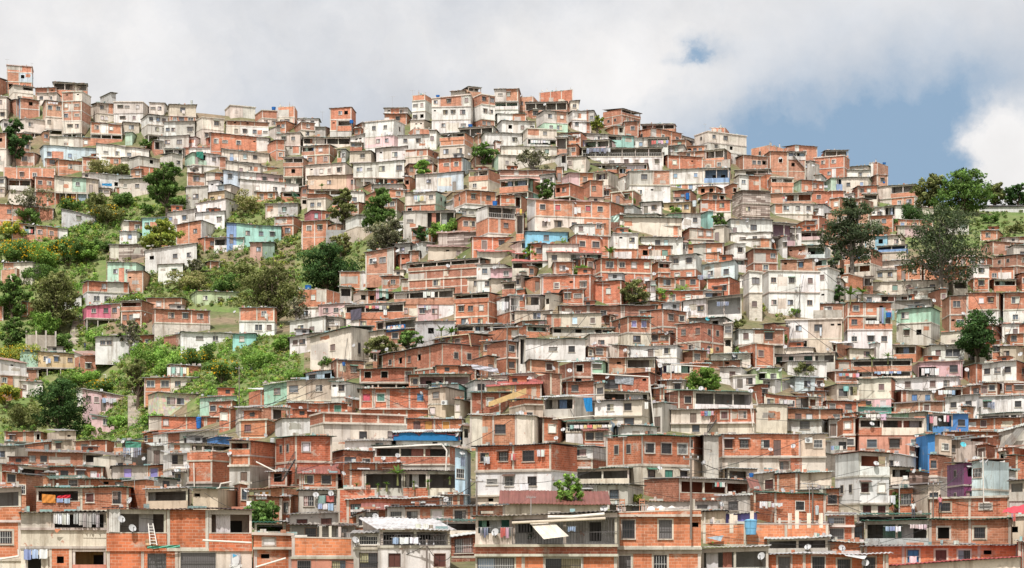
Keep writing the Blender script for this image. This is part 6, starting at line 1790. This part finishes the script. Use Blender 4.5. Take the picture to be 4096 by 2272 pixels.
pipe(tl(512,142,(105,44),(113,55)), .06, WH, 'slanting white pipe across the gap beside violet porch'); pipe(tl(768,426,(216,26),(217,77),(223,77)), .06, WH, 'white downpipe in the cable alley')
pipe(tl(256,284,(180,54),(214,50.5),(216.5,63)), .06, (.55,.45,.3), 'cream gutter pipe on brick house, centre'); pipe(tl(0,142,(52,25.4),(87,23.4)), .06, WH, 'white pipe lying below long pale blue house')
pipe(tl(512,284,(41,136),(83,132.5)), .06, WH, 'white pipe below the blue tarp balcony'); pipe(tl(512,284,(245,110),(247,122),(240,121),(242,143)), .06, WH, 'white bent pipe right of the green roofed veranda')

quad_thing('sheet_metal','sheet','tall white tin panel closing the terrace left of two dishes, bottom left', tl(0,426,(110,84),(121,83),(120.5,107),(109.5,106.5)), (.58,.56,.53), 'sheet', off=.2)
quad_thing('board','board','tan board leaning behind the white ladder', tl(0,426,(146,114),(157,113.5),(158,120),(146.5,120)), (.50,.33,.20), 'plank', off=.25)
quad_thing('tarpaulin','tarpaulin','green plastic scraps on the roof edge below the ladder', tl(0,426,(148,121),(181,119.5),(181,122.5),(148,123.5)), (.12,.36,.26), off=.4, wav=.05)
quad_thing('blanket','blanket','yellow and red checked blanket drying on brick terrace, lower left', tl(0,426,(42.5,68.5),(56,69.5),(56,77.5),(42.5,77.2)), (.55,.22,.05), off=.3, wav=.03)
quad_thing('blanket','blanket','bright red blanket folded on brick terrace rail, lower left', tl(0,426,(58,70.5),(71,69),(71,72.5),(57,74)), (.50,.03,.05), off=.3, wav=.04)
quad_thing('cloth_cover','cloth','orange cloth scrap hanging under torn curtains, bottom left', tl(0,426,(55,103.5),(61.5,103.5),(57.5,107.5),(55.5,106)), (.62,.25,.14), off=.35)
def wires():
    rnd = random.Random(21); C = [h for h in HOUSES if HN(h) and h['yb'] > 300]; n = 0
    while n < 84:
        h = rnd.choice(C); g = rnd.choice(C); d = (g['org']-h['org']).length
        if h is g or not 12 < d < 45: continue
        a = h['org']+Vector((rnd.uniform(-.4,.4)*h['W'], -.5, h['H']*rnd.uniform(.8,1.0))); b = g['org']+Vector((rnd.uniform(-.4,.4)*g['W'], -.5, g['H']*rnd.uniform(.8,1.0)))
        m = MB('paint', (.04,.04,.04)); pr = a; k = max(.012, a.y/F*.25)
        for i in range(1, 11):
            t = i/10; q = a.lerp(b, t); q.z -= d*.03*4*t*(1-t); m.tube(pr-a, q-a, k, n=4); pr = q
        o = m.build('overhead_wire'); o.location = a; tag(o, None, 'wire', 'thin overhead wires'); PEND.append((o, 'thin black wire strung', h, (h['x0']+h['x1'])/2, h['yt'])); n += 1
wires()
for i, (x_, y0_, y1_) in enumerate(((731.5, 528, 514), (735.5, 520, 515), (752, 520, 511), (790, 524, 513), (797, 524, 511), (809, 523, 513), (821, 523, 513))):
    h = host(x_, y0_+6); p = on_front(h, x_, y0_, -.15)[0] if h else ground(x_, y0_); k = p.y/F; rt = empty('concrete_pillar', p, -math.atan2(x_-CX, F), ('leftmost','second','third','fourth','fifth','sixth','rightmost')[i]+' of seven bare concrete pillars above the bright unfinished parapets', 'pillar', 'bare concrete pillars')
    m = MB('concrete', jit((.62,.52,.40))); m.box(-.16,.16,-.16,.16,-.4,(y0_-y1_)*k); m.build('shaft', rt); m = MB('paint', (.14,.07,.05))
    for dx in (-.09,.09):
        for dy in (-.09,.09): m = MB('paint', (.14,.07,.05)); m.tube((dx,dy,(y0_-y1_)*k), (dx*1.2,dy,(y0_-y1_)*k+.35), .012, n=4); m.build('rebar', rt)
# ------------------------------------------------------------------ people
def person(x, y, h_m, label, shirt, trousers, skin=(.25,.13,.08), hair=(.02,.015,.012), pose=0, off=.6, rz=0., cut=False):
    h = host(x, y); p = on_front(h, x, y, off)[0] if h else ground(x, y); root = empty('person', p, rz, label, 'person')
    s = h_m/1.7; V = []; E = []; Rd = []
    def v(a, b, c, r, par=None):
        V.append((a*s,b*s,c*s)); Rd.append(r*s); i = len(V)-1
        if par is not None: E.append((par, i))
        return i
    pel = v(0,0,.92,.15); wa = v(0,0,1.08,.125,pel); ch = v(0,0,1.28,.16,wa); nk = v(0,0,1.44,.06,ch); hd = v(0,-.02,1.54,.095,nk); tp = v(0,-.01,1.64,.085,hd); v(0,-.105,1.57,.018,hd)
    for sd in (-1,1):
        hip = v(.1*sd,0,.86,.095,pel); kn = v((.11)*sd,-.03-.08*(pose==1)*sd,.48,.062,hip); an_ = v(.11*sd,.02+.1*(pose==1)*sd,.09,.042,kn); v(.12*sd,-.14,.03,.035,an_)
        sh = v(.18*sd,0,1.38,.06,ch); el = v(.25*sd,.02-.1*(pose==2),1.12,.043,sh); wr = v((.24)*sd,-.06-.28*(pose==2),.90+.18*(pose==2),.03,el); pm = v(.24*sd,-.08-.34*(pose==2),.84+.16*(pose==2),.032,wr)
        for f,(dx,dl) in enumerate(((-.024,.075),(-.008,.085),(.008,.08),(.024,.066))): k1 = v(.24*sd+dx,-.09-.36*(pose==2),.80+.16*(pose==2),.010,pm); v(.24*sd+dx,-.115-.37*(pose==2),.80-dl*.6+.16*(pose==2),.008,k1)
        v(.24*sd-.03*sd,-.12-.36*(pose==2),.82+.16*(pose==2),.010,pm)
    me = bpy.data.meshes.new('body'); me.from_pydata(V, E, []); o = bpy.data.objects.new('body', me); COL.objects.link(o); o.modifiers.new('s','SKIN'); o.modifiers.new('u','SUBSURF').levels = 1
    for i, d in enumerate(me.skin_vertices[0].data): d.radius = (Rd[i], Rd[i]); d.use_root = i == 0
    dg = bpy.context.evaluated_depsgraph_get(); m2 = bpy.data.meshes.new_from_object(o.evaluated_get(dg)); o.modifiers.clear(); o.data = m2; o.name = 'body'
    ca = m2.color_attributes.new('Col','FLOAT_COLOR','CORNER'); arr = []
    for pl in m2.polygons:
        c = pl.center/s; col = skin if c.z > 1.42 or (abs(c.x) > .2 and c.z < 1.16) else shirt if c.z > .93 else trousers if c.z > .1 else (.05,.04,.04)
        arr += list((*col,1.))*len(pl.loop_indices)
    ca.data.foreach_set('color', arr); m2.materials.clear(); m2.materials.append(MATS['cloth']); o.parent = root; 
    for pl in m2.polygons: pl.use_smooth = True
    hm = MB('cloth', hair); hm.lathe([(.10*s,1.55*s),(.108*s,1.62*s),(.09*s,1.70*s),(.04*s,1.735*s),(.001,1.74*s)], 10, (0,.02*s,0)); hm.build('hair', root)
    for sd in (-1,1): e = MB('paint',(.02,.02,.02)); e.box((sd*.035-.012)*s,(sd*.035+.012)*s,-.118*s,-.108*s,1.575*s,1.59*s); e.build('eye', root)
person(768+173*.994, 426+85.5*.994, 1.65, 'woman in pink top and dark trousers standing in the alley', (.62,.22,.26), (.05,.05,.08), rz=.4)
person(768+146*.994, 426+93*.994, 1.7, 'person in white shirt looking over green roof, lower right', (.66,.66,.66), (.1,.1,.12), rz=.2)
person(85, 284+66, 1.65, 'person in dark clothes walking down the pale path, left', (.06,.08,.16), (.05,.06,.12), pose=1, rz=.6)
person(80, 284+38.5, 1.65, 'person in blue on the upper stone steps', (.12,.16,.3), (.2,.2,.22), pose=1, rz=2.8)
person(133, 284+111, 1.68, 'left person in white trousers at top of lower stone steps', (.35,.3,.25), (.62,.6,.55), rz=.2)
person(137, 284+110, 1.7, 'right person in yellow top at top of lower stone steps', (.55,.4,.12), (.12,.12,.14), rz=-.3)
person(768+16*.994, 142+61*.994, 1.65, 'left person in red and white at the brick balcony, right', (.5,.1,.12), (.5,.5,.5), off=-.3)
person(768+18.3*.994, 142+61*.994, 1.65, 'right person in white at the brick balcony, right', (.66,.64,.62), (.15,.2,.3), off=-.3)
person(768+131*.994, 142+134*.994, 1.6, 'person in white shirt on orange railed terrace, right', (.66,.66,.68), (.15,.15,.2), off=-.4)
person(768+138*.994, 142+134*.994, 1.65, 'person in dark clothes on orange railed terrace, right', (.05,.06,.09), (.05,.06,.1), off=-.4)
# ------------------------------------------------------------------ loose rubble and odds and ends on the roofs
def debris():
    rnd = random.Random(11); m = MB('plank'); root = None
    for h in HOUSES:
        if rnd.random() < .25 or h['x1'] < 0 or h['x0'] > 1024: continue
        ex = Vector((math.cos(h['yaw']), math.sin(h['yaw']), 0)); n = Vector((math.sin(h['yaw']), -math.cos(h['yaw']), 0))
        for _ in range(rnd.randint(3, 9)):
            p = h['org']+ex*rnd.uniform(-.45,.45)*h['W']+Vector((0,0,h['H']+.16))-n*rnd.uniform(-.15,.8); w, d, z = rnd.choice([(.25,.2,.18),(.9,.12,.08),(.35,.3,.25),(1.4,.1,.1),(.2,.2,.3)])
            b = MB(rnd.choice(['brick','plank','concrete','sheet','paint']), jit(rnd.choice([(.4,.15,.08),(.3,.25,.2),(.4,.38,.34),(.3,.3,.3),(.55,.54,.5),(.1,.3,.32)]),.2)); b.box(-w/2,w/2,-d/2,d/2,-.1,z)
            b.xform(Matrix.Translation(p) @ Matrix.Rotation(h['yaw']+rnd.uniform(-.4,.4),4,'Z')); m.merge(b)
    tag(m.build('roof_rubble'), 'loose bricks, planks and scraps weighing down the tin roofs', 'rubble', kind='stuff')
debris()
HIDDEN |= {'pale grey satellite dish above the white box house with tiny windows above brick base', 'right turquoise satellite dish left of the long brick house with plant filled porch, right', 'left turquoise satellite dish above the tall dark brick corner house with turquoise dishes', 'stone steps rising beside large white house, lower left'}
settle()
for o in [o for o in scene.objects if o.parent is None and o.get('label') in HIDDEN]:      # wholly behind other things
    for q in list(o.children_recursive): bpy.data.objects.remove(q)
    bpy.data.objects.remove(o)

# ------------------------------------------------------------------ sky, sun, camera
SUN_EL, SUN_AZ = math.radians(57), math.radians(14)      # behind the camera, a little to its left
def sky():
    w = bpy.data.worlds.new('World'); scene.world = w; w.use_nodes = True; nt = w.node_tree; bg = nt.nodes['Background']
    s = nt.nodes.new('ShaderNodeTexSky'); s.sky_type = 'NISHITA'; s.sun_disc = False; s.sun_elevation = SUN_EL; s.sun_rotation = math.pi+SUN_AZ; s.dust_density = 1.5
    tc = nt.nodes.new('ShaderNodeTexCoord'); d = tc.outputs['Generated']
    wn = nt.nodes.new('ShaderNodeTexNoise'); wn.inputs['Scale'].default_value = 11; wn.inputs['Detail'].default_value = 7; wn.inputs['Roughness'].default_value = .55; nt.links.new(d, wn.inputs['Vector'])
    off = nt.nodes.new('ShaderNodeVectorMath'); off.operation = 'SUBTRACT'; nt.links.new(wn.outputs['Color'], off.inputs[0]); off.inputs[1].default_value = (.5,.5,.5)
    sc = nt.nodes.new('ShaderNodeVectorMath'); sc.operation = 'MULTIPLY'; nt.links.new(off.outputs[0], sc.inputs[0]); sc.inputs[1].default_value = (.05,.0,.03)
    dd = nt.nodes.new('ShaderNodeVectorMath'); dd.operation = 'ADD'; nt.links.new(d, dd.inputs[0]); nt.links.new(sc.outputs[0], dd.inputs[1]); dv = dd.outputs[0]
    wn2 = nt.nodes.new('ShaderNodeTexNoise'); wn2.inputs['Scale'].default_value = 34; wn2.inputs['Detail'].default_value = 8; wn2.inputs['Roughness'].default_value = .62; nt.links.new(d, wn2.inputs['Vector'])
    o2 = nt.nodes.new('ShaderNodeVectorMath'); o2.operation = 'SUBTRACT'; nt.links.new(wn2.outputs['Color'], o2.inputs[0]); o2.inputs[1].default_value = (.5,.5,.5)
    s2 = nt.nodes.new('ShaderNodeVectorMath'); s2.operation = 'MULTIPLY'; nt.links.new(o2.outputs[0], s2.inputs[0]); s2.inputs[1].default_value = (.04,.0,.03)
    d2 = nt.nodes.new('ShaderNodeVectorMath'); d2.operation = 'ADD'; nt.links.new(dv, d2.inputs[0]); nt.links.new(s2.outputs[0], d2.inputs[1]); dv = d2.outputs[0]
    def dirof(px, py): v = Vector(((px-CX)/F, 1, (HZ-py)/F)).normalized(); return v
    def blob(px, py, sx, sy):
        c = dirof(px, py); a = nt.nodes.new('ShaderNodeVectorMath'); a.operation = 'SUBTRACT'; nt.links.new(dv, a.inputs[0]); a.inputs[1].default_value = c
        b = nt.nodes.new('ShaderNodeVectorMath'); b.operation = 'MULTIPLY'; nt.links.new(a.outputs[0], b.inputs[0]); b.inputs[1].default_value = (F/sx, 3., F/sy)
        q = nt.nodes.new('ShaderNodeVectorMath'); q.operation = 'DOT_PRODUCT'; nt.links.new(b.outputs[0], q.inputs[0]); nt.links.new(b.outputs[0], q.inputs[1])
        e = nt.nodes.new('ShaderNodeMath'); e.operation = 'MULTIPLY'; nt.links.new(q.outputs['Value'], e.inputs[0]); e.inputs[1].default_value = -1
        p = nt.nodes.new('ShaderNodeMath'); p.operation = 'POWER'; p.inputs[0].default_value = math.e; nt.links.new(e.outputs[0], p.inputs[1]); return p.outputs[0]
    def addv(L):
        r = None
        for sock, k in L:
            m = mulv(nt, sock, k)
            if r is None: r = m
            else: n = nt.nodes.new('ShaderNodeMath'); n.operation = 'ADD'; nt.links.new(r, n.inputs[0]); nt.links.new(m, n.inputs[1]); r = n.outputs[0]
        return r
    n1 = ramp(nt, noise(nt, dv, 7, 9, .6), [(.30,0.),(.70,1.)]); n2 = ramp(nt, noise(nt, dv, 21, 10, .66), [(.28,0.),(.72,1.)])
    bright = addv([(n1,.46),(n2,.34),(blob(20,60,230,130),.58),(blob(560,50,170,75),.50),(blob(640,96,110,46),.40),(blob(1018,170,34,46),1.4),(blob(850,-10,330,50),.20),(blob(180,0,180,45),.04),(blob(330,105,160,60),-.28),(blob(500,110,100,30),-.1)])
    braw = addv([(blob(694,52,24,11),.40),(blob(676,57,30,6),.28),(blob(870,170,220,92),.88),(blob(1000,95,90,60),.22),(blob(745,122,70,34),.15),(blob(1020,170,34,42),-2.4),(n1,.36),(n2,.24)])
    blue = ramp(nt, braw, [(.38,0.),(.70,.36),(1.15,.95)])
    fine = noise(nt, d, 26, 6, .55)
    cl = mixc(nt, 'MIX', bright, (.51,.565,.65), (.90,.885,.88))
    cl = mixc(nt, 'MULTIPLY', .55, cl, ramp(nt, fine, [(.3,.88),(.7,1.1)]))
    nis = mixc(nt, 'MULTIPLY', 1.0, s.outputs[0], (.085,.085,.085)); 
    nis = mixc(nt, 'MIX', .9, nis, (.28,.425,.60))
    sp = nt.nodes.new('ShaderNodeSeparateXYZ'); nt.links.new(d, sp.inputs[0])
    bk = nt.nodes.new('ShaderNodeMapRange'); bk.inputs[1].default_value = .55; bk.inputs[2].default_value = -.3; nt.links.new(sp.outputs[1], bk.inputs[0])
    cl = mixc(nt, 'MIX', bk.outputs[0], cl, mixc(nt, 'MULTIPLY', .5, (1.12,1.09,1.05), ramp(nt, noise(nt, d, 2.2, 6), [(.35,.6),(.65,1.25)])))  # brighter unseen cloud added behind the camera as fill on the house fronts
    out = mixc(nt, 'MIX', blue, cl, nis)
    nt.links.new(out, bg.inputs[0]); bg.inputs[1].default_value = 1.0
sky()
sl = bpy.data.lights.new('sun', 'SUN'); sl.energy = 5.0; sl.angle = math.radians(.6); sl.color = (1,.96,.90)
so = bpy.data.objects.new('sun', sl); COL.objects.link(so); so.location = (0, 0, 200)
dv = Vector((-math.sin(SUN_AZ)*math.cos(SUN_EL), -math.cos(SUN_AZ)*math.cos(SUN_EL), math.sin(SUN_EL)))
so.rotation_euler = dv.to_track_quat('Z', 'Y').to_euler()
cd = bpy.data.cameras.new('camera'); cam = bpy.data.objects.new('camera', cd); COL.objects.link(cam); cam.location = (0,0,0); cam.rotation_euler = (math.pi/2,0,0)
cd.sensor_width = 36; cd.lens = 36*F/1024; cd.shift_y = (HZ-284)/1024; cd.clip_start = 1; cd.clip_end = 40000; scene.camera = cam
scene.view_settings.view_transform = 'Standard'; scene.view_settings.look = 'None'; scene.view_settings.exposure = 0
scene.render.resolution_x = 1024; scene.render.resolution_y = 568
scene.render.engine = 'CYCLES'; scene.cycles.max_bounces = 5; scene.cycles.diffuse_bounces = 3
